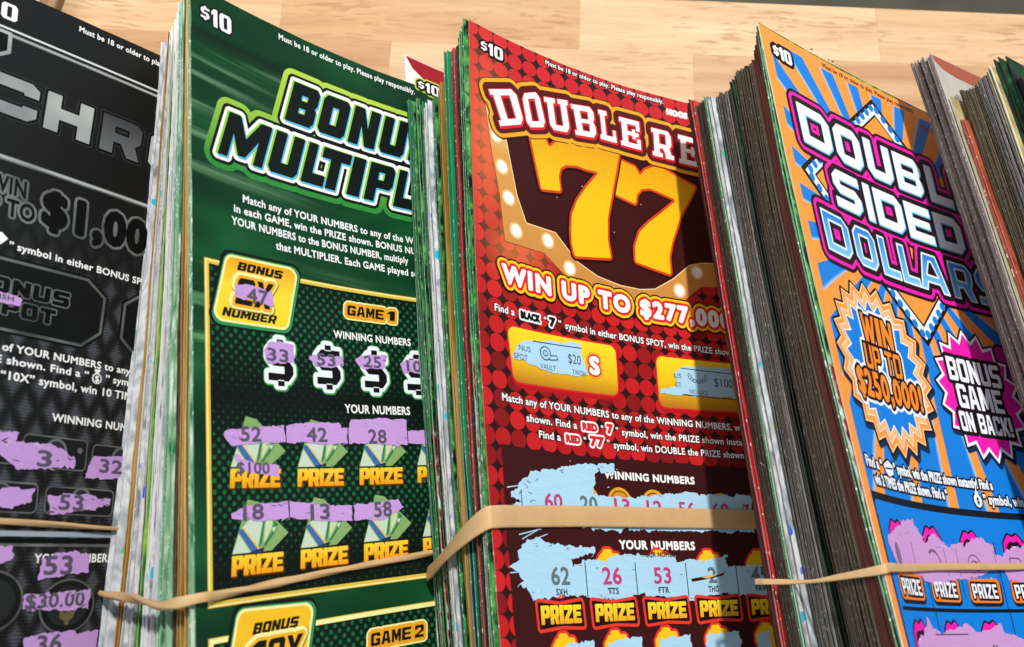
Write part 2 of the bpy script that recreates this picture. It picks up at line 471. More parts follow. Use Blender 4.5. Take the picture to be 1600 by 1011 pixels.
def dollar(u0, u1, v, h, shear=0., t=.34, s=.2):
    """heavy dollar sign: block S with a nub above and below"""
    w = u1 - u0; m = (u0 + u1) / 2; k = .11 * h
    L = letters([('S', u0, u1)], v - k, h - 2 * k, shear, t, s, .2)
    for a in (v - k * 1.2, v - h): L.append(np.array([(m - .13 * w, a + k * 1.2), (m + .13 * w, a + k * 1.2), (m + .13 * w, a), (m - .13 * w, a)], float)[::-1])
    return contour(L, 0., .01)
def price(u0, u1, v, h, sm=.78):
    """$10 in heavy block figures"""
    w = u1 - u0
    return dollar(u0, u0 + .28 * w, v - .12 * h, h * sm, .0, .36, .19) + contour(letters([('1', u0 + .33 * w, u0 + .55 * w), ('0', u0 + .61 * w, u1)], v, h, 0., .35, .17, .16), 0., .01)

def quadletters(seq, fn):
    out = []
    for ch, tl, tr, br, bl in seq:
        tl, tr, br, bl = map(np.array, (tl, tr, br, bl))
        for l in fn(ch):
            x = l[:, :1]; y = l[:, 1:]
            out.append((1 - y) * ((1 - x) * bl + x * br) + y * ((1 - x) * tl + x * tr))
    return out

def shift(loops, du, dv): return [np.asarray(l, float) + np.array([du, dv]) for l in loops]
def rect(u0, v0, u1, v1): return [np.array([(u0, v0), (u1, v0), (u1, v1), (u0, v1)], float)]
def poly(*p): return [np.array(p, float)]
def circ(u, v, r, ry=None, n=28):
    a = np.arange(n) * 2 * np.pi / n; return [np.stack([u + r * np.cos(a), v + (ry or r) * np.sin(a)], -1)]
def rnd(loops, r, res=.02): return contour(contour(loops, -r, res), r, res)
def star(u, v, r0, r1, n, ph=0., ky=1.):
    a = np.arange(2 * n) * np.pi / n + ph; r = np.where(np.arange(2 * n) % 2 == 0, r0, r1)
    return [np.stack([u + r * np.cos(a), v + ky * r * np.sin(a)], -1)]
def ragged(pts, amp=.03, step=.06, seed=0):
    """scratched-off area: polygon whose edges are torn"""
    r = np.random.default_rng(seed); P = np.array(pts, float); out = []
    for a, b in zip(P, np.roll(P, -1, 0)):
        L = np.linalg.norm(b - a); n = max(1, int(L / step)); e = (b - a) / max(L, 1e-6); nn = np.array([-e[1], e[0]])
        o = 0.
        for i in range(n):
            o = .6 * o + r.normal(0, amp) * (1.9 if r.random() < .12 else .7)
            out.append(a + (b - a) * i / n + nn * o * (i > 0))
    return [np.array(out)]

class Art:
    """printed artwork of one ticket; every part is collected as flat layers, cut on a grid and laid on the curled card"""
    LAYER = .004
    def __init__(s, sheet, root, org, grid=.5):
        s.sh, s.root, s.org, s.grid = sheet, root, org, grid; s.parts = {}; s.info = {}
    def add(s, part, loops, mat, layer):
        T = tris(loops)
        if len(T): s.parts.setdefault(part, []).append((T, mat, layer))
    def build(s):
        objs = {}
        for key, items in s.parts.items():
            mats = []; TT = []; MI = []; LY = []
            for T, m, ly in items:
                if m not in mats: mats.append(m)
                TT.append(T); MI.append(np.full(len(T), mats.index(m))); LY.append(np.full(len(T), ly, float))
            T = np.concatenate(TT); MI = np.concatenate(MI); LY = np.concatenate(LY)
            for ax, lim in ((0, UW), (1, s.sh.L)):
                for c in np.arange(s.grid, lim, s.grid):
                    side = T[:, :, ax] > c + 1e-9; n1 = side.sum(1); x = (n1 == 1) | (n1 == 2)
                    if not x.any(): continue
                    X = T[x]; sd = side[x]; odd = np.where(n1[x] == 1, 1, 0).astype(bool)
                    lone = np.argmax(sd == odd[:, None], 1); r = np.arange(len(X))
                    A = X[r, lone]; B = X[r, (lone + 1) % 3]; C = X[r, (lone + 2) % 3]
                    tb = ((c - A[:, ax]) / (B[:, ax] - A[:, ax]))[:, None]; tc = ((c - A[:, ax]) / (C[:, ax] - A[:, ax]))[:, None]
                    P = A + (B - A) * tb; Q = A + (C - A) * tc; P[:, ax] = c; Q[:, ax] = c
                    T = np.concatenate([T[~x], np.stack([A, P, Q], 1), np.stack([P, B, C], 1), np.stack([P, C, Q], 1)])
                    MI = np.concatenate([MI[~x]] + [MI[x]] * 3); LY = np.concatenate([LY[~x]] + [LY[x]] * 3)
            e1 = T[:, 1] - T[:, 0]; e2 = T[:, 2] - T[:, 0]; ar = e1[:, 0] * e2[:, 1] - e1[:, 1] * e2[:, 0]
            ok = (np.abs(ar) > 1e-8) & (T[:, :, 0].min(1) > -1e-6) & (T[:, :, 0].max(1) < UW + 1e-6); T = T[ok]; MI = MI[ok]; LY = LY[ok]; ar = ar[ok]
            if not len(T): continue
            T = np.where((ar > 0)[:, None, None], T[:, ::-1], T)         # face the viewer
            h = np.repeat(LY * s.LAYER, 3)
            V, N = s.sh.pos(T[:, :, 0].ravel(), T[:, :, 1].ravel(), h)
            name = key if isinstance(key, str) else key[0]
            par = s.root
            if not isinstance(key, str) and len(key) > 2: par = objs.get(key[2], s.root)
            o = mesh_obj(name, V - s.org, np.arange(len(V)).reshape(-1, 3), mats, MI, T.reshape(-1, 2), par, True, N)
            objs[key] = o
        return objs
# ------------------------------------------------------------------ table, floor behind it
def ray_to_table(px, py, z=0.):
    d = np.array([(px - 800) / FPX, (py - 505.5) / FPX, 1.]) @ M3.T
    return np.array([0, 0, DTAB * .01]) + d * ((z - DTAB * .01) / d[2])
Y_FAR = float(ray_to_table(1330, 8)[1])

b = NB('butcher_block_wood')
co = b.objco(); sp = b.n('ShaderNodeSeparateXYZ'); b.t.links.new(co, sp.inputs[0]); X, Y = sp.outputs[0], sp.outputs[1]
rowf = b.math('DIVIDE', b.math('SUBTRACT', Y, Y_FAR), .027); row = b.math('FLOOR', rowf)
rr = b.math('FRACT', b.math('MULTIPLY_ADD', row, .377, .377))
xs = b.math('ADD', b.math('DIVIDE', b.math('SUBTRACT', X, .0222), .121), rr); colm = b.math('FLOOR', xs)
pl = b.wn(b.comb(row, colm, 1.3)); pl2 = b.wn(b.comb(colm, row, 8.1))
off = b.math('MULTIPLY', pl, 7.)
gv = b.comb(b.math('ADD', b.math('MULTIPLY', X, 9.), off), b.math('ADD', b.math('MULTIPLY', Y, 150.), b.math('MULTIPLY', off, 9.)), off)
g1 = b.noise(gv, 1., 4., .6)
warp = b.noise(b.comb(b.math('MULTIPLY', X, 14.), b.math('MULTIPLY', Y, 60.), off), 1., 2.)
pv = b.comb(b.math('ADD', b.math('MULTIPLY', X, 95.), b.math('MULTIPLY', warp, 2.)), b.math('ADD', b.math('MULTIPLY', Y, 760.), b.math('MULTIPLY', warp, 9.)), off)
pore = b.step(b.noise(pv, 1., 2., .55), .53, .64)
patch_ = b.step(b.noise(b.comb(b.math('MULTIPLY', X, 22.), b.math('MULTIPLY', Y, 55.), off), 1., 2.), .42, .66)
base = b.ramp(g1, [(.25, '#bf9a76'), (.5, '#d6b694'), (.75, '#e3caad')])
tn = b.math('FRACT', b.math('ADD', b.math('MULTIPLY_ADD', colm, .62, .95), b.math('MULTIPLY_ADD', row, .29, .29)))
tone = b.ramp(tn, [(0, '#d0b18b'), (.4, '#e6cfae'), (.6, '#f0dfc4'), (1, '#fff4e2')])
col = b.mix(.8, base, tone, 'MULTIPLY')
col = b.mix(b.math('MULTIPLY', pore, b.math('MULTIPLY_ADD', patch_, .46, .10)), col, lin('#9a6a42'))
fx = b.math('FRACT', xs); fy = b.math('FRACT', rowf)
joint = b.math('MAXIMUM', b.math('LESS_THAN', fx, .0022), b.math('LESS_THAN', fy, .012))
col = b.mix(b.math('MULTIPLY', joint, .35), col, lin('#a57c4f'))
b.bump(b.math('ADD', g1, b.math('MULTIPLY', pore, -.6)), .15, .0003)
WOOD = b.done(col, b.math('MULTIPLY_ADD', pl2, .12, .48), 0, .35)

def box(name, lo, hi, mat, bev=.0):
    x0, y0, z0 = lo; x1, y1, z1 = hi
    v = [(x0, y0, z0), (x1, y0, z0), (x1, y1, z0), (x0, y1, z0), (x0, y0, z1), (x1, y0, z1), (x1, y1, z1), (x0, y1, z1)]
    f = [(3, 2, 1, 0), (4, 5, 6, 7), (0, 1, 5, 4), (1, 2, 6, 5), (2, 3, 7, 6), (3, 0, 4, 7)]
    o = mesh_obj(name, v, f, [mat])
    if bev:
        m = o.modifiers.new('edge', 'BEVEL'); m.width = bev; m.segments = 3
    return o
tab = box('table', (-.75, -.55, -.03), (.85, Y_FAR, 0), WOOD, .002); tab['kind'] = 'structure'
b = NB('dark_floor'); n = b.noise(b.objco(), 9., 5.)
flo = box('floor', (-4, -4, -.80), (4, 4, -.76), b.done(b.ramp(n, [(.3, '#524e42'), (.7, '#6a6656')]), .7)); flo['kind'] = 'structure'

# brown strip of wood lying on the table beyond the black ticket
b = NB('brown_strip_wood'); sp = b.n('ShaderNodeSeparateXYZ'); b.t.links.new(b.objco(), sp.inputs[0])
n = b.noise(b.comb(b.math('MULTIPLY', sp.outputs[0], 300.), b.math('MULTIPLY', sp.outputs[1], 16.), sp.outputs[2]), 1., 4.)
SW = b.done(b.ramp(n, [(.3, '#6f5136'), (.7, '#a5815a')]), .55)
q0 = ray_to_table(66, 12); q1 = ray_to_table(96, 12)
st = box('wooden_strip', (0, 0, 0), (q1[0] - q0[0], .030, .004), SW, .0008)
st.location = (q0[0], q0[1] - .006, .0005); st.rotation_euler = (0, 0, -.10)
tag(st, 'narrow brown strip of wood on the table beyond the top edge of the black ticket', 'wood strip')

# ------------------------------------------------------------------ materials of the tickets in the piles
def edge(name, c, var=.35, nib=None):
    b = NB(name); _, u, v = b.uv()
    n = b.noise(b.objco(), 1500., 3.); n2 = b.noise(b.objco(), 260., 2.)
    f = b.math('ADD', b.math('MULTIPLY', n, var * .7), b.math('ADD', b.math('MULTIPLY', n2, .35), b.math('MULTIPLY_ADD', b.rand(), .80, .20)))
    col = b.mix(1., lin(c), b.comb(f, f, f), 'MULTIPLY')
    if nib: col = b.mix(b.math('MULTIPLY', b.step(b.noise(b.comb(b.math('MULTIPLY', u, .8), b.math('ADD', v, b.math('MULTIPLY', b.rand(), 90.)), b.math('MULTIPLY', b.rand(), 31.)), 6.5, 3., .6), .57, .66), .8), col, lin(nib))
    return b.done(col, .85, 0, .1)
E_WHITE = edge('torn_paper_white', '#dcd9d0', .35, '#fbfaf5'); E_GREY = edge('torn_paper_grey', '#757069', .45, '#a09b93'); E_BROWN = edge('torn_paper_shaded_brown', '#5a4f43', .45, '#83796b'); E_ROSE = edge('torn_paper_rosy', '#8f827c', .28, '#c6beb6'); E_RUST = edge('torn_paper_rust', '#5c352e')  # brown and grey edge colours include the shade on the pile walls
E_MINT = edge('torn_paper_mint', '#7fa98a', .35, '#e6f2e4'); E_PINK = edge('torn_paper_pink', '#b06a68', .35, '#f0dcd6'); E_GOLD = edge('torn_paper_gold', '#c6a56a')
E_DARK = edge('torn_paper_dark', '#48443f'); E_CREAM = edge('torn_paper_cream', '#d8cdae')
BACK = ink('#c9c6bd', .6)

def foil(name, stops, scale, su=1., sv=1., metal=0., rough=.4, flecks=0., detail=4., distort=1.5, low=None):
    b = NB(name); _, u, v = b.uv()
    vec = b.comb(b.math('ADD', b.math('MULTIPLY', u, su), b.math('MULTIPLY', b.rand(), 37.)), b.math('MULTIPLY', v, sv), 0)
    x = b.n('ShaderNodeTexNoise'); b.put(x.inputs['Vector'], vec); x.inputs['Scale'].default_value = scale
    x.inputs['Detail'].default_value = detail; x.inputs['Distortion'].default_value = distort
    c = b.ramp(x.outputs[0], stops)
    if low:
        m = b.math('MULTIPLY', b.step(v, low[0], low[0] + .8), b.math('GREATER_THAN', b.rand(), low[1]))
        c = b.mix(m, c, b.ramp(x.outputs[0], low[2]))
    if flecks:
        vo = b.n('ShaderNodeTexVoronoi'); b.put(vo.inputs['Vector'], b.comb(b.math('MULTIPLY', u, 1.), v, b.rand())); vo.inputs['Scale'].default_value = 3.2
        sx = b.n('ShaderNodeSeparateColor'); b.t.links.new(vo.outputs['Color'], sx.inputs[0])
        hue = b.ramp(sx.outputs[0], [(0, '#2f6fff'), (.35, '#20d8ee'), (.6, '#35e06a'), (.8, '#8a7dff'), (1, '#e4ff70')])
        m = b.math('MULTIPLY', b.math('GREATER_THAN', sx.outputs[1], 1 - flecks), b.math('LESS_THAN', vo.outputs['Distance'], .42))
        c = b.mix(m, c, hue)
    b.bump(x.outputs[0], .25, .0003)
    return b.done(c, rough, metal, .4)

KIND = {
 'green_foil': (foil('green_crackle_print', [(.36, '#06180d'), (.48, '#1d6b2c'), (.60, '#4da348'), (.72, '#86c86f')], 1.7, 1., .8, low=(9.2, .45, [(.4, '#7d1018'), (.5, '#b8242c'), (.6, '#e8dfdc'), (.7, '#c7d3ea')])), E_MINT, 'crackled green and black ticket', .3),
 'brown': (foil('brown_print', [(.3, '#2a1f18'), (.7, '#57432f')], .8), E_BROWN, 'dull brown ticket', .3),
 'red': (foil('red_print', [(.3, '#8c1118'), (.55, '#c3202a'), (.75, '#e2473a')], .5, 1, .5), E_PINK, 'bright red ticket', .3),
 'darkred': (foil('dark_red_print', [(.3, '#3c0a0b'), (.7, '#6d1416')], .5), E_RUST, 'dark red ticket', .3),
 'green': (foil('plain_green_print', [(.3, '#0b5a35'), (.7, '#1a8a55')], .3, 1, .4, low=(11.0, .5, [(.3, '#0a1c3a'), (.7, '#173a6a')])), E_MINT, 'plain emerald green ticket', .3),
 'gold': (foil('gold_foil', [(.3, '#7c5a1c'), (.5, '#b98a30'), (.7, '#e3c273')], .45, 1, .3, .55, .38), E_GOLD, 'gold foil ticket', .3),
 'silver': (foil('holographic_foil', [(.3, '#8f979f'), (.44, '#c6cdd5'), (.6, '#f3f6fa'), (.74, '#aab2bb')], .9, 1.2, .7, .2, .3, .10, 2., 2.5), E_WHITE, 'holographic silver ticket with coloured flecks', .3),  # foil shine is put into the base colour as pale tones and flecks
 'green_pale': (foil('pale_green_print', [(.35, '#2f7f4f'), (.5, '#9cc7a0'), (.65, '#e3ece0')], .9, 1.5, .6), E_MINT, 'pale green and white ticket', .3),
 'lime': (foil('lime_print', [(.42, '#13662f'), (.5, '#5aa02c'), (.7, '#a9cf3f')], .6, 1, .7), E_CREAM, 'lime green ticket with dark green spots', .3),
 'grey': (foil('grey_print', [(.3, '#1c1c1e'), (.7, '#3a3a3d')], .6), E_GREY, 'dark grey ticket with pale edge', .3),
 'greybrown': (foil('grey_brown_print', [(.3, '#3a332b'), (.7, '#6d6354')], .6, 1, .3, .3), E_BROWN, 'grey brown ticket', .3),
 'green_dark': (foil('dark_green_print', [(.36, '#030b07'), (.52, '#0a2a18'), (.68, '#1c5530')], 1.1, 1, .7), E_DARK, 'blackish green ticket', .3),
 'cream': (foil('cream_print', [(.3, '#8d7f52'), (.7, '#d6c88f')], .8), E_CREAM, 'cream and gold ticket', .3),
 'dark': (foil('black_print', [(.3, '#141416'), (.7, '#2c2a30')], .5), E_GREY, 'black ticket with grey edge', .3),
 'olive': (foil('olive_print', [(.3, '#4a4630'), (.7, '#7c7650')], .6), E_BROWN, 'olive ticket', .3),
 'orange': (foil('orange_print', [(.3, '#8a3d26'), (.7, '#bb6040')], .6), E_PINK, 'burnt orange ticket', .3),
 'white': (foil('white_print', [(.3, '#9d968e'), (.7, '#cfcac2')], .3, 1, .3), E_ROSE, 'white ticket with rosy shadowed edge', .3),
 'redwhite': (ink('#f3f0ea'), E_WHITE, 'white ticket with red corner', .3),
}
STACKNAME = dict(red='under the red ticket', green='under the green ticket', orange='under the orange and blue ticket',
                 last='in the rightmost pile', black='under the black ticket')
SHEETS = {'red': [('green_foil',0.076,0.0003,-0.0009,0.0178,-0.1569,-0.029),('green_foil',0.153,0.0007,-0.0009,0.0199,-0.1646,0.175),('green_foil',0.229,0.001,-0.0009,0.022,-0.1836,0.297),
  ('brown',0.306,0.0013,-0.0009,0.0239,-0.1422,0.47),('brown',0.382,0.0017,-0.0009,0.0257,-0.1253,0.679),('brown',0.458,0.002,-0.0009,0.0276,-0.1002,0.662),
  ('red',0.535,0.0023,-0.0009,0.0295,-0.1336,0.776),('red',0.611,0.0027,-0.0009,0.0313,-0.1109,0.616),('red',0.688,0.003,-0.0009,0.0329,-0.0789,0.615),
  ('green',0.764,0.0033,-0.0008,0.035,-0.197,0.657),('green',0.84,0.0037,-0.0008,0.0369,-0.2505,0.683),('gold',0.917,0.004,-0.0007,0.0389,-0.3477,1.658),
  ('gold',0.993,0.0043,-0.0007,0.0404,-0.3196,1.761),('gold',1.069,0.0047,-0.0007,0.0418,-0.2741,1.754),('gold',1.146,0.005,-0.0007,0.0432,-0.248,1.803),
  ('green_foil',1.222,0.0053,-0.0007,0.0449,-0.3138,1.965),('green_foil',1.299,0.0057,-0.0006,0.0462,-0.3039,1.972),('green_foil',1.375,0.006,-0.0006,0.0474,-0.2754,1.98),
  ('silver',1.451,0.0063,-0.0005,0.0492,-0.3977,1.996),('silver',1.528,0.0067,-0.0005,0.0506,-0.411,2.056),('silver',1.604,0.007,-0.0005,0.0518,-0.4199,2.18),
  ('green',1.681,0.0073,-0.0005,0.0529,-0.3874,1.988),('green',1.757,0.0077,-0.0005,0.0538,-0.3376,1.946),('green',1.833,0.008,-0.0004,0.0547,-0.289,1.832),
  ('green',1.91,0.0083,-0.0004,0.0558,-0.2716,1.885),('green',1.986,0.0087,-0.0004,0.0568,-0.2564,1.83),('green_foil',2.062,0.009,-0.0004,0.0583,-0.3167,1.614),
  ('green_foil',2.139,0.0093,-0.0004,0.0591,-0.2665,1.579),('green_foil',2.215,0.0097,-0.0003,0.06,-0.2358,1.601),('green_foil',2.292,0.01,-0.0003,0.0614,-0.2875,1.602),
  ('green_foil',2.368,0.0103,-0.0003,0.0623,-0.2682,1.578),('green_foil',2.444,0.0107,-0.0003,0.0633,-0.25,1.508),('green',2.521,0.011,-0.0002,0.0644,-0.2741,1.426),
  ('green',2.597,0.0113,-0.0002,0.0654,-0.2361,1.41),('green',2.674,0.0117,-0.0002,0.0664,-0.2058,1.368),('redwhite',2.75,0.012,-0.0002,0.0676,-0.2161,-0.223)],
'green': [('green_pale',0.082,0.0016,0.0001,-0.0069,0.059,0.098),('green_pale',0.164,0.0032,0.0001,-0.0063,0.1162,0.162),('green_pale',0.246,0.0047,0.0001,-0.006,0.1716,0.127),
  ('gold',0.328,0.0063,0.0,-0.008,0.2043,0.044),('gold',0.41,0.0079,-0.0,-0.0075,0.26,-0.056),('gold',0.492,0.0095,-0.0,-0.0066,0.3188,-0.04),
  ('gold',0.574,0.011,-0.0001,-0.0084,0.3521,-0.12),('gold',0.656,0.0126,-0.0002,-0.0104,0.383,-0.135),('brown',0.738,0.0142,-0.0002,-0.011,0.4266,-0.225),
  ('brown',0.82,0.0158,-0.0003,-0.0118,0.4679,-0.104),('green_pale',0.902,0.0173,-0.0004,-0.015,0.4849,-0.169),('green_pale',0.984,0.0189,-0.0004,-0.0142,0.5415,-0.266),
  ('green_pale',1.066,0.0205,-0.0004,-0.0139,0.5922,-0.258),('green_pale',1.148,0.0221,-0.0005,-0.0164,0.6138,-0.293),('green_pale',1.23,0.0236,-0.0005,-0.0161,0.6643,-0.348),
  ('green_pale',1.312,0.0252,-0.0005,-0.0159,0.7132,-0.36),('green_pale',1.394,0.0268,-0.0005,-0.0157,0.7615,-0.407),('green_pale',1.476,0.0283,-0.0006,-0.0158,0.8059,-0.435),
  ('green_pale',1.558,0.0299,-0.0006,-0.0151,0.8589,-0.435),('silver',1.64,0.0315,-0.0006,-0.0182,0.8721,-0.637),('silver',1.722,0.0331,-0.0007,-0.018,0.9197,-0.585),
  ('silver',1.804,0.0347,-0.0007,-0.0174,0.9709,-0.596),('silver',1.886,0.0362,-0.0007,-0.0197,0.9906,-0.539),('silver',1.968,0.0378,-0.0007,-0.0203,1.028,-0.531),
  ('silver',2.05,0.0394,-0.0008,-0.0205,1.0701,-0.427),('silver',2.132,0.041,-0.0008,-0.0205,1.1138,-0.469),('lime',2.214,0.0425,-0.0008,-0.0234,1.1254,-0.563),
  ('lime',2.296,0.0441,-0.0008,-0.0236,1.1657,-0.485),('lime',2.378,0.0457,-0.0009,-0.0243,1.2003,-0.463),('silver',2.46,0.0473,-0.0009,-0.0268,1.2144,-0.459),
  ('silver',2.542,0.0488,-0.0009,-0.0267,1.2584,-0.474),('silver',2.624,0.0504,-0.0009,-0.0265,1.3022,-0.509),('silver',2.706,0.052,-0.001,-0.029,1.3151,-0.509),
  ('silver',2.788,0.0536,-0.001,-0.0294,1.3513,-0.521),('silver',2.87,0.0551,-0.001,-0.03,1.3856,-0.578),('gold',2.952,0.0567,-0.001,-0.0322,1.4003,-0.584),
  ('gold',3.034,0.0583,-0.0011,-0.0326,1.4364,-0.565),('gold',3.116,0.0599,-0.0011,-0.0323,1.4792,-0.447),('silver',3.198,0.0614,-0.0012,-0.0398,1.4317,-0.479),
  ('silver',3.28,0.063,-0.0012,-0.0437,1.4245,-0.452)],
'orange': [('green_foil',0.057,0.0,0.0038,-0.0598,0.1002,-0.127),('green_foil',0.114,0.0,0.0035,-0.0565,0.0785,-0.047),('darkred',0.171,0.0,0.0035,-0.0529,0.1143,0.103),
  ('darkred',0.228,0.0,0.0035,-0.0492,0.1493,0.171),('darkred',0.285,0.0,0.0035,-0.0455,0.1904,0.268),('darkred',0.342,0.0,0.0034,-0.042,0.2157,0.364),
  ('darkred',0.399,0.0,0.0034,-0.0382,0.2637,0.355),('darkred',0.457,0.0,0.0034,-0.0346,0.2936,0.451),('darkred',0.514,0.0,0.0033,-0.0309,0.3334,0.481),
  ('darkred',0.571,0.0,0.0032,-0.0276,0.3536,0.674),('darkred',0.628,0.0,0.0032,-0.0238,0.4051,0.74),('brown',0.685,0.0,0.003,-0.0209,0.4104,0.558),
  ('brown',0.742,0.0,0.003,-0.0174,0.4448,0.615),('brown',0.799,0.0,0.0028,-0.0145,0.456,0.607),('brown',0.856,0.0,0.0027,-0.0113,0.4821,0.585),
  ('brown',0.913,0.0,0.0026,-0.0086,0.486,0.666),('brown',0.97,0.0,0.0025,-0.0054,0.5223,0.503),('brown',1.027,0.0,0.0023,-0.0029,0.5171,0.49),
  ('brown',1.084,0.0,0.0023,0.0003,0.5592,0.503),('brown',1.141,0.0,0.0021,0.003,0.5691,0.529),('brown',1.198,0.0,0.002,0.0057,0.5871,0.426),
  ('brown',1.256,0.0,0.0019,0.0083,0.6032,0.456),('brown',1.313,0.0,0.0018,0.0107,0.6097,0.429),('brown',1.37,0.0,0.0017,0.0137,0.6495,0.356),
  ('brown',1.427,0.0,0.0016,0.0159,0.6448,0.368),('brown',1.484,0.0,0.0015,0.0188,0.6862,0.337),('brown',1.541,0.0,0.0014,0.021,0.6857,0.403),
  ('green_dark',1.598,0.0,0.0012,0.0227,0.6583,0.508),('green_dark',1.655,0.0,0.0009,0.0237,0.591,0.582),('green_dark',1.712,0.0,0.0008,0.0253,0.5627,0.805),
  ('grey',1.769,0.0,0.0007,0.0276,0.5717,0.835),('grey',1.826,0.0,0.0006,0.0301,0.6024,0.823),('grey',1.883,0.0,0.0005,0.0326,0.627,0.748),
  ('grey',1.94,0.0,0.0004,0.035,0.6528,0.731),('grey',1.997,0.0,0.0003,0.0372,0.6689,0.833),('grey',2.055,0.0,0.0002,0.0394,0.6902,0.749),
  ('grey',2.112,0.0,0.0001,0.0415,0.701,0.67),('grey',2.169,0.0,0.0001,0.0437,0.7219,0.564),('grey',2.226,0.0,-0.0,0.0459,0.7482,0.675),
  ('grey',2.283,0.0,-0.0001,0.0482,0.783,0.563),('grey',2.34,0.0,-0.0002,0.05,0.7803,0.593),('grey',2.397,0.0,-0.0003,0.0523,0.8121,0.566),
  ('silver',2.454,0.0,-0.0006,0.0519,0.6469,0.567),('silver',2.511,0.0,-0.0008,0.0524,0.5461,0.594),('green',2.568,0.0,-0.0009,0.0544,0.5568,0.553),
  ('green',2.625,0.0,-0.0009,0.0566,0.594,0.533),('green',2.682,0.0,-0.001,0.059,0.6434,0.469),('greybrown',2.739,0.0,-0.001,0.0611,0.6736,0.531),
  ('greybrown',2.796,0.0,-0.0011,0.0628,0.6817,0.546),('greybrown',2.854,0.0,-0.0012,0.0648,0.7098,0.441),('greybrown',2.911,0.0,-0.0013,0.0666,0.7228,0.475),
  ('greybrown',2.968,0.0,-0.0013,0.0685,0.744,0.45),('greybrown',3.025,0.0,-0.0014,0.0702,0.7586,0.454),('greybrown',3.082,0.0,-0.0015,0.0719,0.7726,0.46),
  ('greybrown',3.139,0.0,-0.0015,0.0736,0.7881,0.431),('red',3.196,0.0,-0.0017,0.0745,0.7223,0.229),('red',3.253,0.0,-0.0018,0.0757,0.6881,0.23),
  ('darkred',3.31,0.0,-0.0019,0.0776,0.7271,0.212),('darkred',3.367,0.0,-0.0019,0.0794,0.7661,0.083),('darkred',3.424,0.0,-0.002,0.0811,0.7924,0.172),
  ('darkred',3.481,0.0,-0.002,0.0828,0.8277,0.116),('darkred',3.538,0.0,-0.0021,0.0845,0.8571,0.216)],
'last': [('green_dark',0.051,0.0,-0.0499,0.4867,-0.555,1.67),('green_dark',0.102,0.0,-0.0521,0.5168,-0.5435,1.623),('green_dark',0.153,0.0,0.008,-0.0437,0.2219,1.54),
  ('green_dark',0.204,0.0,0.0079,-0.0371,0.2427,1.532),('green_dark',0.254,0.0,0.008,-0.0277,0.2974,1.47),('green_dark',0.305,0.0,0.0078,-0.0161,0.366,1.415),
  ('green_dark',0.356,0.0,0.0076,-0.0096,0.3773,1.337),('green_dark',0.407,0.0,0.0073,-0.0015,0.4085,1.255),('green_dark',0.458,0.0,0.007,0.006,0.4344,1.214),
  ('green_dark',0.509,0.0,0.0067,0.0161,0.4911,1.142),('green_dark',0.56,0.0,0.0065,0.0226,0.5123,1.157),('green_dark',0.611,0.0,0.0062,0.0309,0.5556,1.009),
  ('green_dark',0.661,0.0,0.0059,0.036,0.5693,0.982),('green_dark',0.712,0.0,0.0056,0.0428,0.6012,0.97),('green_dark',0.763,0.0,0.0053,0.0514,0.6579,0.884),
  ('green_dark',0.814,0.0,0.005,0.0564,0.6759,0.9),('green_dark',0.865,0.0,0.0047,0.0631,0.7161,0.847),('green_dark',0.916,0.0,0.0045,0.0666,0.719,0.762),
  ('green_dark',0.967,0.0,0.0042,0.0752,0.7904,0.661),('green_dark',1.018,0.0,0.0039,0.0806,0.8238,0.627),('green_dark',1.068,0.0,0.0037,0.0849,0.8453,0.553),
  ('green_dark',1.119,0.0,0.0035,0.0886,0.8589,0.457),('green_dark',1.17,0.0,0.0032,0.0947,0.9108,0.587),('green_dark',1.221,0.0,0.003,0.0972,0.9095,0.49),
  ('green_dark',1.272,0.0,0.0028,0.1019,0.9444,0.49),('green_dark',1.323,0.0,0.0026,0.1059,0.9705,0.374),('green_dark',1.374,0.0,0.0023,0.111,1.0192,0.313),
  ('green_dark',1.425,0.0,0.0021,0.1141,1.04,0.242),('green_dark',1.475,0.0,0.0019,0.1174,1.0664,0.222),('green_dark',1.526,0.0,0.0018,0.1203,1.0876,0.215),
  ('green_dark',1.577,0.0,0.0019,0.1139,0.9198,-0.463),('green_dark',1.628,0.0,0.0022,0.0975,0.5701,-0.339),('green_dark',1.679,0.0,0.0021,0.0897,0.3828,-0.237),
  ('cream',1.73,0.0,0.0019,0.08,0.1463,0.011),('cream',1.781,0.0,0.0018,0.0867,0.2207,0.012),('cream',1.832,0.0,0.0017,0.0887,0.2046,0.036),
  ('dark',1.882,0.0,0.0015,0.0923,0.2232,0.113),('dark',1.933,0.0,0.0014,0.0964,0.2611,0.161),('dark',1.984,0.0,0.0013,0.0988,0.2637,0.124),
  ('dark',2.035,0.0,0.0012,0.1025,0.297,0.119),('dark',2.086,0.0,0.0011,0.1052,0.3118,0.121),('dark',2.137,0.0,0.0009,0.108,0.3289,0.115),
  ('dark',2.188,0.0,0.0008,0.1107,0.3442,0.151),('dark',2.239,0.0,0.0007,0.1135,0.3648,0.096),('dark',2.29,0.0,0.0006,0.1166,0.3965,0.133),
  ('olive',2.34,0.0,0.0005,0.1182,0.391,0.209),('olive',2.391,0.0,0.0004,0.1212,0.4231,0.073),('olive',2.442,0.0,0.0003,0.1213,0.3801,0.202),
  ('olive',2.493,0.0,0.0002,0.1224,0.3627,0.211),('olive',2.544,0.0,0.0001,0.1246,0.3772,0.164),('olive',2.595,0.0,-0.0,0.1269,0.3982,0.18),
  ('olive',2.646,0.0,-0.0001,0.128,0.383,0.157),('olive',2.697,0.0,-0.0002,0.129,0.3677,0.14),('olive',2.747,0.0,-0.0003,0.1301,0.3537,0.099),
  ('olive',2.798,0.0,-0.0004,0.132,0.3678,0.067),('orange',2.849,0.0,-0.0005,0.1265,0.1492,1.063),('orange',2.9,0.0,-0.0006,0.1252,0.0553,1.065),
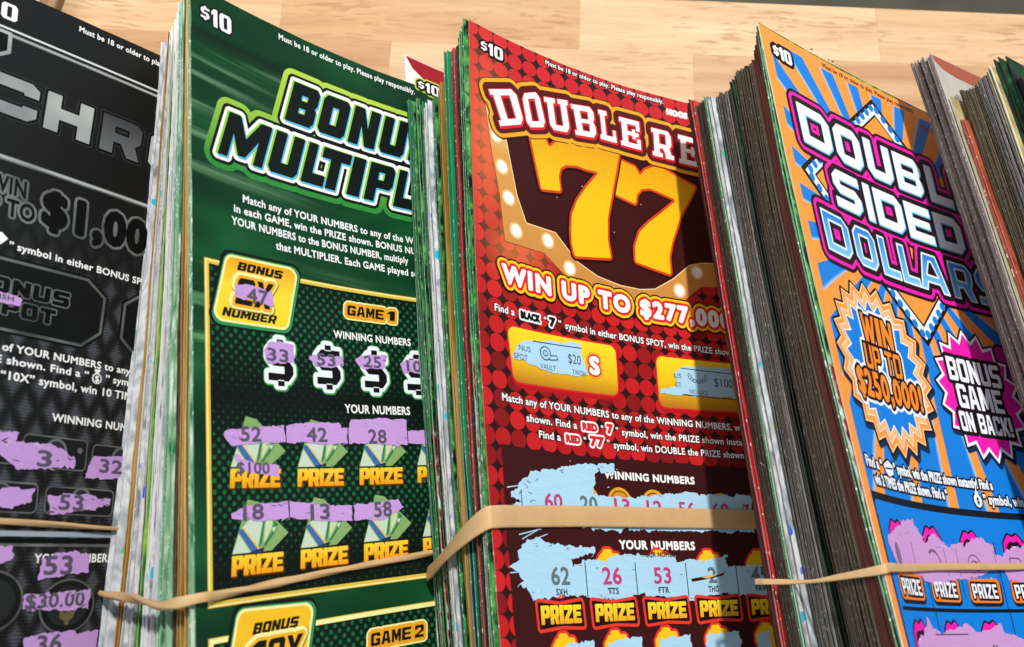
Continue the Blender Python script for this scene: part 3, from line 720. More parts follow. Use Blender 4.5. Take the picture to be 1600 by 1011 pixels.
  ('cream',2.951,0.0,-0.0007,0.1258,0.0246,0.292),('cream',3.002,0.0,-0.0008,0.1285,0.0631,0.29),('white',3.053,0.0,-0.0009,0.1279,-0.0124,-1.192),
  ('white',3.104,0.0,-0.001,0.1292,-0.0175,-1.188),('white',3.154,0.0,-0.001,0.1316,0.0152,-1.178),('white',3.205,0.0,-0.0011,0.1332,0.0239,-1.176),
  ('greybrown',3.256,0.0,-0.0012,0.1353,0.0505,-1.193),('greybrown',3.307,0.0,-0.0012,0.1383,0.115,-1.159),('white',3.358,0.0,-0.0013,0.1396,0.1153,-1.326),
  ('white',3.409,0.0,-0.0013,0.1416,0.1433,-1.364),('white',3.46,0.0,-0.0014,0.1436,0.1741,-1.314),('white',3.511,0.0,-0.0014,0.145,0.1851,-1.297),
  ('brown',3.561,0.0,-0.0015,0.1467,0.2045,-1.311),('white',3.612,0.0,-0.0016,0.1485,0.235,-1.453),('white',3.663,0.0,-0.0016,0.1498,0.2451,-1.383),
  ('white',3.714,0.0,-0.0017,0.1517,0.2844,-1.481),('cream',3.765,0.0,-0.0017,0.1533,0.309,-1.433),('white',3.816,0.0,-0.0018,0.1542,0.3086,-1.511),
  ('white',3.867,0.0,-0.0018,0.1558,0.3401,-1.509)]}
COLS = np.concatenate([[0, .1, .5], np.linspace(1.2, UW, 11)])
ROWS = np.concatenate([np.arange(0, 19, .16), [20.3]])
special = {}
cnt = 0
SINGLE = {}
for stk, rows_ in SHEETS.items():
    n_of = {}
    for r in rows_: n_of[r[0]] = n_of.get(r[0], 0) + 1
    for i, (kind, T0, T1, a0, a1, a2, bb) in enumerate(rows_):
        cnt += 1
        sh = Sheet(stk, T0 + RNG.uniform(-.008, .008), T1, (a0, a1, a2), bb, seed=cnt)
        sh.wob = .012
        fr, eg, lab, _ = KIND[kind]
        if stk == 'orange' and kind == 'silver': eg = E_GREY
        o, org = card('lottery_ticket', sh, fr, eg, BACK, COLS, ROWS, .03, .0035, cnt)
        where = STACKNAME[stk]
        if kind == 'white' and stk == 'last' and 'tall' not in special:
            special['tall'] = (sh, o, org)
        if kind == 'redwhite': special['redwhite'] = (sh, o, org)
        tag(o, lab + ' ' + where, 'ticket', lab + 's ' + where)
for i in range(8):
    sh = Sheet('black', .06 * (i + 1), 0, (0, 0, RNG.normal(0, .03)), .03 + .01 * i, seed=900 + i)
    o, org = card('lottery_ticket', sh, KIND['dark'][0], E_DARK, BACK, COLS, ROWS, .03, .014, 900 + i)
    tag(o, 'black ticket hidden beneath the black ticket with silver lettering', 'ticket', 'tickets under the black ticket')
print('sheets', cnt)
# ------------------------------------------------------------------ face tickets
FCOLS = np.arange(0, UW + .01, .5); FCOLS[-1] = 10.; FCOLS = np.append(FCOLS, UW) if FCOLS[-1] < UW else FCOLS
FROWS = np.append(np.arange(0, 20.01, .5), 20.3)
WHITE = ink('#f6f6f4'); BLACK = ink('#0d0d0f'); DK = ink('#0b1512'); PURPLE = latex('#c79bdb', '#8d6aa0'); GREYNUM = ink('#5c5266', .6)
LBLUE = latex('#add7f0', '#6f93a8'); PINKNUM = ink('#bb3f78', .6); TEALNUM = ink('#5d7378', .6); LINE = ink('#1a1420')

def face(stk, bgmat, edg, label):
    sh = Sheet(stk); o, org = card('lottery_ticket', sh, bgmat, edg, BACK, FCOLS, FROWS, .03, .006, 77)
    tag(o, label, 'ticket', 'face tickets on top of the piles')
    return Art(sh, o, org)
MUST = 'Must be 18 or older to play. Please play responsibly.'

def specks(part, pts, n, mats, layer, seed, size=.05):
    """crumbs and streaks of scratch coating left on a scratched patch"""
    r = np.random.default_rng(seed); P = np.array(pts, float)
    for i in range(n):
        j = r.integers(len(P)); a = P[j]; c = P[(j + 1) % len(P)]; p = a + (c - a) * r.random()
        p = p + (P.mean(0) - p) * r.uniform(0, .12) if r.random() < .8 else p + (P.mean(0) - p) * r.uniform(.1, .8)
        L = size * r.uniform(.5, 2.6); th = r.normal(0, .35); w = size * r.uniform(.15, .4); e = np.array([math.cos(th), math.sin(th)]) * L; q = np.array([-e[1], e[0]]) / L * w
        A.add(part, [np.array([p - e, p - q * .4, p + e * .6, p + e + q * .5, p + q])], mats[i % len(mats)], layer)

# ================================================================== GREEN
b = NB('green_ticket_print'); uvv, U, V = b.uv()
sl = b.math('MULTIPLY_ADD', U, -.05, V)
n1 = b.noise(b.comb(b.math('MULTIPLY', U, .10), b.math('MULTIPLY', sl, 2.0), 0), 1., 3., .55)
n2 = b.noise(b.comb(b.math('MULTIPLY', U, .25), b.math('MULTIPLY', V, .5), 4.), 1., 2.)
base = b.ramp(n2, [(.3, '#052c18'), (.5, '#093f22'), (.72, '#165a2e')])
stk_ = b.math('MULTIPLY', b.step(n1, .5, .72), b.math('MULTIPLY', b.step(V, 1.1, 1.8), b.math('SUBTRACT', 1., b.step(V, 4.3, 5.2))))
stk2 = b.math('MULTIPLY', b.step(n1, .5, .7), b.math('MULTIPLY', b.step(V, 6.3, 7.4), b.math('SUBTRACT', 1., b.step(V, 8.6, 9.6))))
col = b.mix(b.math('MULTIPLY', stk_, b.math('SUBTRACT', 1., b.step(U, 1., 6.))), base, lin('#79ab7d'))
col = b.mix(b.math('MULTIPLY', stk2, .8), col, lin('#6fae74'))
dk = b.math('MULTIPLY', b.step(V, .95, 1.2), b.math('SUBTRACT', 1., b.step(V, 1.25, 1.75)))
col = b.mix(b.math('MULTIPLY', dk, .6), col, lin('#04140d'))
GREENBG = b.done(col, .42, 0, .25)
b = NB('green_halftone'); uvv, U, V = b.uv()
p = .175
def cellgrid(b, U, V, p, rot=True):
    if rot:
        a = b.math('DIVIDE', b.math('ADD', U, V), p * 1.414); c = b.math('DIVIDE', b.math('SUBTRACT', U, V), p * 1.414)
    else:
        a = b.math('DIVIDE', U, p); c = b.math('DIVIDE', V, p)
    fa = b.math('SUBTRACT', b.math('FRACT', a), .5); fc = b.math('SUBTRACT', b.math('FRACT', c), .5)
    return b.math('SQRT', b.math('ADD', b.math('MULTIPLY', fa, fa), b.math('MULTIPLY', fc, fc))), b.math('FLOOR', a), b.math('FLOOR', c)
d, _, _ = cellgrid(b, U, V, p)
wave = b.math('ABSOLUTE', b.math('SINE', b.math('MULTIPLY', b.math('SUBTRACT', V, 9.9), .82)))
rad = b.math('MULTIPLY_ADD', wave, .20, .10)
m = b.math('SUBTRACT', 1., b.step(b.math('SUBTRACT', d, rad), -.05, .05))
lo = b.ramp(wave, [(0, '#04100c'), (1, '#081c15')]); hi = b.ramp(wave, [(0, '#0b2f1d'), (1, '#176338')])
HALF = b.done(b.mix(m, lo, hi), .42, 0, .25)
GOLDL = ink('#e2bd45'); PALE = ink('#f3eea0'); GOLDFILL = inkgrad('#f2a71c', '#f6d52c', 6.7, 8.2, mid=(.45, '#f7da3a'))
LIMEG = inkgrad('#b5d24a', '#2f8a3a', 1.1, 4.4, mid=(.55, '#8fbf45'))
A = face('green', GREENBG, E_MINT, 'dark green ticket with black block title, halftone panels and purple scratched rows')
L = price(.28, 1.17, .90, .48); A.add('price_mark', L, WHITE, 2); A.add('price_mark', contour(L, .05), DK, 1)
A.add('rules_text', text(MUST, 2.65, 7.03, .34, .17, BOLD, fit='Must be 18 or older to play. Please play respons'), WHITE, 1)
ttl = letters([('B', 2.72, 3.60), ('O', 3.74, 4.63), ('N', 4.77, 5.68), ('U', 5.83, 6.70), ('S', 6.88, 7.75)], 2.62, 1.22, .31, twd=.34, s=.27)
ttl += letters([('M', .69, 1.97), ('U', 2.11, 3.0), ('L', 3.14, 3.85), ('T', 3.62, 4.55), ('I', 4.62, 5.04), ('P', 5.20, 6.08), ('L', 6.21, 6.9), ('I', 7.05, 7.4), ('E', 7.55, 8.3), ('R', 8.45, 9.3)], 4.2, 1.2, .31, twd=.34, s=.27)
base = contour(ttl, 0, .02)
A.add('title_lettering', contour(ttl, .36, .025), LIMEG, 1)
A.add('title_lettering', contour(ttl, .21, .025), DK, 2)
A.add('title_lettering', contour(ttl, .13, .02), WHITE, 3)
A.add('title_lettering', shift(contour(ttl, .015, .02), -.04, -.01), ink('#8fd13a'), 4)
A.add('title_lettering', shift(contour(ttl, .015, .02), .025, .035), ink('#58b9dd'), 5)
A.add('title_lettering', base, ink('#0a1411'), 6)
for s, u0, u1, v, fit in (('Match any of YOUR NUMBERS to any of the WINNING', 1.40, 4.95, 5.23, 'Match any of YOUR NUMBERS'),
                          ('in each GAME, win the PRIZE shown. BONUS NUM', 1.14, 5.43, 5.54, 'in each GAME, win the PRIZE shown.'),
                          ('YOUR NUMBERS to the BONUS NUMBER, multiply', 1.07, 5.70, 5.86, 'YOUR NUMBERS to the BONUS NUMBER,'),
                          ('that MULTIPLIER. Each GAME played se', 2.33, 6.58, 6.21, 'that MULTIPLIER. Each GAME played')):
    A.add('rules_text', text(s, u0, u1, v, .20, BOLD, fit=fit), WHITE, 1)
# panels
A.add('play_panel', rect(.30, 6.83, 9.9, 14.32), GOLDL, 1); A.add('play_panel', rect(.325, 6.85, 9.87, 14.30), PALE, 1.5); A.add('play_panel', rect(.36, 6.88, 9.84, 14.27), GOLDL, 2)
A.add('play_panel', rect(.42, 6.95, 9.78, 14.20), HALF, 2.5)
A.add(('play_panel', 2), rect(.30, 14.9, 9.9, 20.1), GOLDL, 1); A.add(('play_panel', 2), rect(.33, 14.92, 9.87, 20.08), PALE, 1.5); A.add(('play_panel', 2), rect(.42, 15.02, 9.78, 20.), HALF, 2.5)
def badge(k, quad, tA, tB, big, bu0, bu1, bv, bh, l0):
    q = [np.array(quad, float)]
    key = ('bonus_badge', k)
    A.add(key, rnd(shift(contour(q, .11), 0, 0), .26), DK, l0); A.add(key, rnd(shift(contour(q, .055), .02, .02), .24), ink('#2c8f56'), l0 + 1)
    A.add(key, rnd(q, .22), PALE, l0 + 2); A.add(key, rnd(contour(q, -.06), .18), GOLDFILL if k == 1 else ink('#f2bd26'), l0 + 3)
    for (s, u0, u1, v, h) in (tA, tB):
        if not s: continue
        A.add(key, contour(word(s, u0, u1 - .06, v, h, .32, .36, .1, s=.25), 0, .012), ink('#15120a'), l0 + 4)
    L = letters([(c, bu0 + (bu1 - bu0) * i / len(big), bu0 + (bu1 - bu0) * (i + .92) / len(big)) for i, c in enumerate(big)], bv, bh, .2, .34, .2)
    A.add(key, contour(L, .15), ink('#8d6a12'), l0 + 4); A.add(key, shift(contour(L, .135), -.015, -.015), PALE, l0 + 5); A.add(key, contour(L, .07), ink('#eeb02a'), l0 + 6); A.add(key, contour(L, 0, .012), ink('#15120a'), l0 + 7)
badge(1, [(.88, 6.62), (2.98, 6.60), (2.60, 8.22), (.46, 8.25)], ('BONUS', 1.17, 2.50, 6.96, .21), ('NUMBER', .73, 2.28, 8.11, .21), '2X', 1.08, 2.12, 7.78, .64, 3)
A.add(('scratched_patch', 1, ('bonus_badge', 1)), ragged([(1.08, 7.33), (1.40, 7.27), (1.73, 7.29), (2.14, 7.36), (2.18, 7.69), (1.69, 7.62), (1.12, 7.63)], .02, .05, 1), PURPLE, 11)
A.add(('scratched_patch', 1, ('bonus_badge', 1)), text('47', 1.42, 2.02, 7.70, .36, BOLD), GREYNUM, 12)
badge(2, [(1.02, 14.42), (3.05, 14.50), (2.68, 16.12), (.62, 16.1)], ('BONUS', 1.36, 2.60, 14.98, .23), ('NUMBER', .85, 2.35, 15.98, .22), '10X', 1.2, 2.62, 15.68, .56, 3)
def gamelabel(s, u0, u1, v, h, k):
    n = len(s) - 1
    w = (u1 - u0) / (n + .25); seq = []; x = u0
    for c in s:
        if c == ' ': x += w * .25; continue
        seq.append((c, x, x + w * .9)); x += w
    L = letters(seq, v, h, .12, .33, .22)
    A.add(('game_label', k), contour(L, .125), PALE, 3.5); A.add(('game_label', k), contour(L, .085), ink('#e8a21f'), 4.5); A.add(('game_label', k), contour(L, 0, .012), ink('#15120a'), 5.5)
gamelabel('GAME 1', 4.42, 6.02, 7.59, .27, 1); gamelabel('GAME 2', 4.56, 6.18, 15.70, .29, 2)
A.add('panel_heading', text('WINNING NUMBERS', 3.97, 6.47, 8.24, .20), WHITE, 3.5); A.add('panel_heading', text('YOUR NUMBERS', 4.20, 6.27, 10.14, .22), WHITE, 3.5)
for k, (u, v) in enumerate([(2.34, 9.03), (3.76, 9.02), (5.22, 9.02), (6.6, 9.03), (8.0, 9.03)]):
    L = dollar(u - .36, u + .36, v + .56, 1.12, 0., .36, .2)
    key = ('dollar_symbol', k)
    A.add(key, contour(L, .13), ink('#3f9a4c'), 3.5); A.add(key, shift(contour(L, .1), -.015, -.01), ink('#e9f2f2'), 4.5); A.add(key, L, ink('#0c0c0e'), 5.5)
for k, (pts, s, u0, u1, v) in enumerate([
    ([(1.87, 8.77), (2.0, 8.58), (2.4, 8.53), (2.74, 8.55), (2.72, 9.0), (2.3, 9.05), (1.98, 9.09)], '33', 1.95, 2.57, 9.01),
    ([(3.17, 8.86), (3.43, 8.74), (3.8, 8.76), (4.19, 8.70), (4.21, 8.95), (3.8, 9.03), (3.35, 9.03)], '53', 3.40, 3.98, 8.99),
    ([(4.59, 8.78), (4.78, 8.62), (5.2, 8.58), (5.65, 8.56), (5.55, 8.91), (5.2, 8.95), (4.81, 8.99)], '25', 4.86, 5.42, 8.93),
    ([(6.05, 8.76), (6.24, 8.63), (6.9, 8.65), (6.9, 8.97), (6.14, 8.99)], '10', 6.26, 6.75, 8.96)]):
    A.add(('scratched_patch', 10 + k), ragged(pts, .018, .05, 20 + k), PURPLE, 6.5); A.add(('scratched_patch', 10 + k), text(s, u0, u1, v, .31), GREYNUM, 7.5)
PRG = {0: inkgrad('#f8d33a', '#ef9a16', 11.5, 11.92, mid=(.5, '#f6b823')), 1: inkgrad('#f8d33a', '#ef9a16', 13.34, 13.75, mid=(.5, '#f6b823'))}
CG = [ink(c) for c in ('#86a868', '#2c7a50', '#c6d8c2', '#3d68a8', '#c3d8a5', '#16324f')]
for r in range(2):
    for k in range(5):
        du, dv = 1.82 * k, 1.83 * r
        key = ('cash_symbol', r * 5 + k)
        A.add(key, shift(poly((1.33, 10.34), (1.62, 10.40), (2.40, 11.10), (1.93, 11.46), (.90, 11.47), (1.08, 11.02)), du, dv), CG[0], 3.5)
        A.add(key, shift(poly((1.10, 11.0), (1.45, 10.7), (1.75, 10.75), (1.56, 11.38), (1.40, 11.40)), du, dv), CG[2], 4)
        A.add(key, shift(poly((.92, 11.46), (1.08, 11.06), (1.38, 11.46)), du, dv), CG[2], 4)
        A.add(key, shift(poly((1.06, 10.98), (1.18, 10.95), (1.62, 11.47), (1.42, 11.47)), du, dv), CG[3], 4.5)
        A.add(key, shift(poly((1.19, 10.95), (1.215, 10.93), (1.66, 11.45), (1.62, 11.47)), du, dv), GOLDL, 5)
        A.add(key, shift(poly((1.74, 10.72), (1.79, 10.73), (1.67, 11.3), (1.60, 11.36)), du, dv), CG[1], 4.5); A.add(key, shift(poly((1.80, 10.74), (1.98, 10.8), (1.94, 11.0), (1.72, 11.30)), du, dv), CG[4], 4.5)
        A.add(key, shift(poly((2.02, 10.82), (2.12, 10.9), (2.05, 11.05), (1.78, 11.35), (1.70, 11.36), (1.98, 11.03)), du, dv), CG[1], 4.5)
        A.add(key, shift(poly((1.95, 10.98), (2.08, 10.95), (2.0, 11.08)), du, dv), CG[2], 5)
        A.add(key, shift(poly((1.36, 11.46), (1.60, 11.40), (1.75, 11.38), (1.70, 11.46)), du, dv), CG[5], 5)
        key = ('prize_label', r * 5 + k)
        if u := True:
            seq = [(c, .88 + du + x0, .88 + du + x1) for c, x0, x1 in (('P', 0, .28), ('R', .31, .6), ('I', .635, .73), ('Z', .765, 1.03), ('E', 1.065, 1.32))]
            L = letters(seq, 11.91 + dv, .39, .07, .36, .2, .1)
            A.add(key, shift(contour(L, .035), .02, .015), ink('#5b3205'), 5.5); A.add(key, contour(L, .012, .012), PRG[r], 6.5)
for k, (pts, s, u0, u1, v, h) in enumerate([
    ([(.73, 10.78), (.83, 10.67), (1.4, 10.62), (2.37, 10.50), (2.40, 10.90), (1.4, 10.96), (.95, 11.02)], '52', 1.17, 1.73, 10.91, .34),
    ([(2.42, 10.53), (2.98, 10.42), (3.97, 10.39), (4.04, 10.54), (4.23, 10.51), (4.22, 10.91), (2.42, 10.90)], '42', 3.0, 3.61, 10.88, .35),
    ([(4.26, 10.54), (4.36, 10.30), (5.2, 10.24), (6.12, 10.28), (6.10, 10.93), (5.2, 10.91), (4.25, 10.91)], '28', 4.86, 5.43, 10.90, .36),
    ([(6.13, 10.57), (7.6, 10.55), (7.6, 10.92), (6.12, 10.90)], '', 0, 0, 0, 0),
    ([(.89, 12.45), (1.27, 12.30), (2.40, 12.23), (2.42, 12.61), (1.52, 12.64), (1.01, 12.58)], '18', 1.19, 1.74, 12.61, .34),
    ([(2.44, 12.24), (3.3, 12.36), (4.25, 12.41), (4.24, 12.76), (3.2, 12.72), (2.44, 12.59)], '13', 3.02, 3.58, 12.69, .36),
    ([(4.28, 12.41), (5.1, 12.36), (5.66, 12.30), (5.83, 12.52), (5.19, 12.79), (4.27, 12.76)], '58', 4.89, 5.44, 12.73, .38),
    ([(1.01, 11.20), (1.20, 11.31), (1.6, 11.36), (2.20, 11.44), (2.21, 11.70), (1.6, 11.62), (1.13, 11.55)], '$100', 1.05, 1.93, 11.62, .26)]):
    A.add(('scratched_patch', 20 + k), ragged(pts, .016, .06, 40 + k), PURPLE, 7.5)
    if s: A.add(('scratched_patch', 20 + k), text(s, u0, u1, v, h), GREYNUM, 8.5)
for q_, n_, sd in (([(.8, 10.7), (2.4, 10.52), (6.1, 10.3), (6.1, 10.92), (1., 11.0)], 36, 5), ([(.95, 12.45), (2.4, 12.26), (5.6, 12.34), (5.2, 12.77), (1.5, 12.62)], 34, 6), ([(1.9, 8.7), (2.7, 8.6), (2.7, 9.), (2., 9.05)], 8, 7), ([(3.3, 8.8), (4.2, 8.72), (4.2, 8.95), (3.4, 9.02)], 8, 8), ([(4.7, 8.7), (5.6, 8.6), (5.5, 8.9), (4.9, 8.96)], 8, 9)):
    specks('latex_crumbs', q_, n_, [DK, ink('#dcbce8', .6), ink('#8f6da3', .6)], 8.2, sd, .04)
for u, v0, v1 in ((2.41, 10.5, 10.92), (4.24, 10.5, 10.93), (6.11, 10.36, 10.95), (2.43, 12.25, 12.6), (4.265, 12.4, 12.77)):
    A.add('panel_heading', rect(u - .012, v0, u + .012, v1), LINE, 9)
A.build()

# ================================================================== RED
b = NB('red_dot_print'); uvv, U, V = b.uv()
cu = b.math('DIVIDE', b.math('SUBTRACT', U, -.21), .545); cv = b.math('DIVIDE', b.math('SUBTRACT', V, -.073), .485)
fu = b.math('SUBTRACT', b.math('FRACT', cu), .5); fv = b.math('SUBTRACT', b.math('FRACT', cv), .5)
d = b.math('SQRT', b.math('ADD', b.math('MULTIPLY', fu, fu), b.math('MULTIPLY', fv, fv)))
w = b.wn(b.comb(b.math('FLOOR', cu), b.math('FLOOR', cv), 2.))
low = b.step(V, 4.5, 8.5)
bright = b.ramp(w, [(0, '#c21b23'), (1, '#cf2027')])
lowc = b.ramp(w, [(0, '#7a0f15'), (.35, '#a8141b'), (.5, '#b9161e'), (1, '#cd2026')])
dots = b.mix(low, bright, lowc)
du = b.math('SUBTRACT', U, .55); dv_ = b.math('MULTIPLY', b.math('SUBTRACT', V, 3.6), .42)
gl = b.math('EXPONENT', b.math('MULTIPLY', b.math('ADD', b.math('MULTIPLY', b.math('MULTIPLY', du, du), 1.6), b.math('MULTIPLY', dv_, dv_)), -1.))
du2 = b.math('SUBTRACT', U, 1.5); dv2 = b.math('SUBTRACT', V, 6.6)
gl2 = b.math('EXPONENT', b.math('MULTIPLY', b.math('ADD', b.math('MULTIPLY', b.math('MULTIPLY', du2, du2), .9), b.math('MULTIPLY', b.math('MULTIPLY', dv2, dv2), 1.6)), -1.))
glow = b.math('MAXIMUM', gl, gl2)
bright_ = b.mix(b.math('MULTIPLY', glow, .55), dots, lin('#f0824a'))
gapc = b.mix(b.math('MULTIPLY', glow, .75), lin('#2a0a0b'), lin('#c9703f'))
col = b.mix(b.step(d, .475, .505), bright_, gapc)
REDBG = b.done(col, .40)
MAROON = ink('#3a0e10'); DMAROON = ink('#240809'); RED = ink('#d8232a'); YEL = ink('#f5c51d'); GOLD2 = ink('#e3a528')
FRAME = inkgrad('#e8d3a6', '#c98a45', 2.2, 7., mid=(.35, '#d79a4a'))
A = face('red', REDBG, E_PINK, 'red dotted ticket with large yellow double seven and pale blue scratched rows')
L = price(.42, 1.24, .82, .40); A.add('price_mark', contour(L, .07), DMAROON, 1); A.add('price_mark', L, WHITE, 2)
L = text(MUST, 2.87, 7.48, .26, .16, BOLD); A.add('rules_text', contour(L, .03, .012), DMAROON, 1); A.add('rules_text', L, WHITE, 2)
A.add('maker_mark', contour(text('HOOS', 7.6, 8.4, .60, .2, XBOLD), .02), WHITE, 1)
# marquee frame
fo = poly((.5, 2.2), (.72, 3.9), (.95, 5.1), (1.07, 6.46), (2.5, 6.45), (3.37, 7.05), (4.5, 7.4), (6.4, 7.3), (7.8, 6.95), (8.5, 6.4), (10., 6.3), (10., 1.6), (2., 1.8))
fi = poly((1.2, 2.9), (1.45, 4.2), (1.6, 4.95), (1.9, 5.70), (2.98, 5.71), (3.74, 6.42), (4.5, 6.72), (5.34, 6.84), (6.1, 6.84), (6.66, 6.74), (7.4, 6.3), (8.08, 5.75), (8.6, 5.6), (9.5, 5.5), (9.5, 1.5), (2., 1.6))
A.add('marquee_frame', contour(fo, .02), ink('#8a4a1a'), 1); A.add('marquee_frame', fo, FRAME, 1.5); A.add('marquee_frame', contour(fi, .03), ink('#f4d9a2'), 2); A.add('marquee_frame', fi, MAROON, 2.5)
for k, (u, v) in enumerate([(.90, 3.36), (1.07, 4.26), (1.27, 5.14), (1.49, 6.06), (2.66, 6.05), (3.43, 6.71), (7.62, 6.66), (8.36, 5.95), (9.4, 5.85)]):
    A.add(('marquee_bulb', k), circ(u, v, .25), ink('#e8b878'), 3); A.add(('marquee_bulb', k), circ(u, v, .19), ink('#f5ead6'), 3.5); A.add(('marquee_bulb', k), circ(u + .02, v - .02, .13), ink('#ffffff', .25), 4)
# big sevens
sA = poly((2.14, 2.84), (2.5, 4.51), (3.23, 4.37), (3.19, 3.9), (3.27, 3.62), (3.5, 3.45), (3.9, 3.36), (4.3, 3.38), (4.77, 3.34), (4.25, 3.95), (3.85, 4.5), (3.62, 5.0), (3.55, 5.5), (3.55, 5.9), (3.63, 6.30), (5.03, 6.07), (4.95, 5.5), (5.0, 4.8), (5.2, 4.05), (5.45, 3.1), (5.63, 2.34), (5.2, 2.42), (4.6, 2.38), (4.16, 2.36), (3.7, 2.44), (3.3, 2.62), (2.95, 3.0), (2.85, 3.05), (2.72, 2.78))
sB = poly((5.62, 2.70), (5.36, 3.93), (6.14, 4.08), (6.20, 3.75), (6.4, 3.52), (6.75, 3.42), (7.2, 3.5), (7.76, 3.62), (7.15, 4.15), (6.6, 4.6), (6.22, 4.98), (6.0, 5.5), (5.98, 6.0), (7.33, 6.19), (7.32, 5.6), (7.47, 5.1), (7.85, 4.2), (8.25, 3.55), (8.56, 3.02), (8.0, 2.85), (7.33, 2.62), (6.95, 2.62), (6.6, 2.8), (6.38, 3.06), (6.2, 2.8))
for k, sv in ((1, sB), (0, sA)):
    sv = contour(contour(contour(sv, .05), -.1), .05)
    o_ = 0 if k == 1 else 2.2
    A.add('double_seven', contour(sv, .13), ink('#2a0807'), 4.5 + o_); A.add('double_seven', contour(sv, .075), ink('#d3401b'), 5 + o_); A.add('double_seven', sv, inkgrad('#dc9a14', '#efc018', 2.3, 4.3), 5.6 + o_)
ttl = quadletters([('D', (.68, 1.98), (1.62, 1.60), (1.95, 2.62), (1.08, 3.0)), ('O', (1.84, 1.66), (2.52, 1.36), (2.78, 2.44), (2.02, 2.70)), ('U', (2.78, 1.43), (3.56, 1.27), (3.70, 2.33), (2.90, 2.46)),
    ('B', (3.80, 1.32), (4.62, 1.18), (4.74, 2.2), (3.95, 2.32)), ('L', (4.86, 1.18), (5.42, 1.14), (5.52, 2.16), (4.92, 2.18)), ('E', (5.68, 1.2), (6.43, 1.18), (6.47, 2.17), (5.72, 2.17)),
    ('R', (6.94, 1.26), (7.66, 1.26), (7.70, 2.24), (6.95, 2.23)), ('E', (8.0, 1.27), (8.75, 1.3), (8.75, 2.3), (7.99, 2.28)), ('D', (8.95, 1.32), (9.65, 1.4), (9.62, 2.4), (8.93, 2.33))], slab)
A.add('title_lettering', contour(ttl, .37, .025), ink('#5a2408'), 8); A.add('title_lettering', contour(ttl, .34, .025), GOLD2, 8.6); A.add('title_lettering', contour(ttl, .22, .025), ink('#571014'), 9.2)
A.add('title_lettering', shift(contour(ttl, .055, .02), .015, .03), RED, 9.8); A.add('title_lettering', contour(ttl, .0, .015), WHITE, 10.4)
L = contour(text('WIN UP TO $277,000', .88, 7.86, 7.70, .54, XBOLD, fit='WIN UP TO $277', track=.05), .012, .014)
A.add('win_banner', contour(L, .20), DMAROON, 8); A.add('win_banner', contour(L, .155), YEL, 8.6); A.add('win_banner', contour(L, .08), RED, 9.2); A.add('win_banner', L, WHITE, 9.8)
def rl(s, u0, u1, v, fit=None, mat=WHITE, h=.2, l=2, out=True):
    L = text(s, u0, u1, v, h, BOLD, fit=fit)
    if out: A.add('rules_text', contour(L, .025, .012), DMAROON, l - 1)
    A.add('rules_text', L, mat, l)
def chip(s, u0, u1, v, fillm, outm, h=.2):
    L = contour(text(s, u0, u1, v, h, XBOLD), .012, .012)
    A.add('rules_text', contour(L, .05, .012), outm, 2); A.add('rules_text', L, fillm, 3)
Q = '\u201c'; R_ = '\u201d'
rl('Find a', .57, 1.28, 8.54); chip('BLACK', 1.50, 2.20, 8.55, BLACK, WHITE); rl(Q, 2.34, 2.44, 8.54); chip('7', 2.54, 2.76, 8.58, BLACK, WHITE, .26); rl(R_, 2.88, 2.98, 8.54)
rl('symbol in either BONUS SPOT, win the PRIZE shown', 3.13, 9.04, 8.55, 'symbol in either BONUS SPOT, win the PRIZE sh')
rl('Match any of YOUR NUMBERS to any of the WINNING NUMBERS, win', .65, 4.53, 10.89, 'Match any of YOUR NUMBERS')
rl('shown. Find a', 1.47, 3.30, 11.32); chip('RED', 3.50, 4.03, 11.32, RED, WHITE); rl(Q, 4.18, 4.27, 11.32); chip('7', 4.40, 4.62, 11.33, RED, WHITE, .26); rl(R_, 4.73, 4.82, 11.32)
rl('symbol, win the PRIZE shown instantly', 4.95, 9.38, 11.34, 'symbol, win the PRIZE shown inst')
rl('Find a', 1.88, 2.67, 11.70); chip('RED', 2.86, 3.37, 11.71, RED, WHITE); rl(Q, 3.5, 3.6, 11.7); chip('77', 3.74, 4.24, 11.73, RED, WHITE, .27); rl(R_, 4.36, 4.46, 11.7)
rl('symbol, win DOUBLE the PRIZE shown', 4.60, 9.38, 11.73, 'symbol, win DOUBLE the PRIZE show')
GB = inkgrad('#f8d928', '#b8791d', 8.8, 10.3, mid=(.55, '#f2c21f'))
for k, q in enumerate(([(.98, 8.86), (4.97, 8.77), (4.94, 10.22), (1.10, 10.33)], [(6.50, 8.85), (9.85, 8.80), (9.85, 10.3), (6.48, 10.38)])):
    q = [np.array(q, float)]
    A.add(('bonus_spot', k), rnd(shift(contour(q, .05), .05, .10), .22), ink('#b5141a'), 1); A.add(('bonus_spot', k), rnd(contour(q, .05), .25), RED, 2); A.add(('bonus_spot', k), rnd(q, .22), GB, 3)
L = text('S', 3.92, 4.30, 9.72, .52, XBOLD)
A.add(('bonus_spot', 0), contour(L, .12), GOLD2, 4); A.add(('bonus_spot', 0), contour(L, .06), RED, 5); A.add(('bonus_spot', 0), contour(L, .01), WHITE, 6)
sp1 = ('scratched_patch', 1, ('bonus_spot', 0)); sp2 = ('scratched_patch', 2, ('bonus_spot', 1))
A.add(sp1, ragged([(1.30, 9.30), (1.86, 9.11), (2.8, 8.99), (3.65, 8.89), (3.66, 9.29), (3.72, 9.42), (3.85, 9.76), (3.2, 9.88), (2.58, 9.90), (1.8, 9.80), (1.12, 9.76), (1.12, 9.58)], .02, .06, 3), LBLUE, 7)
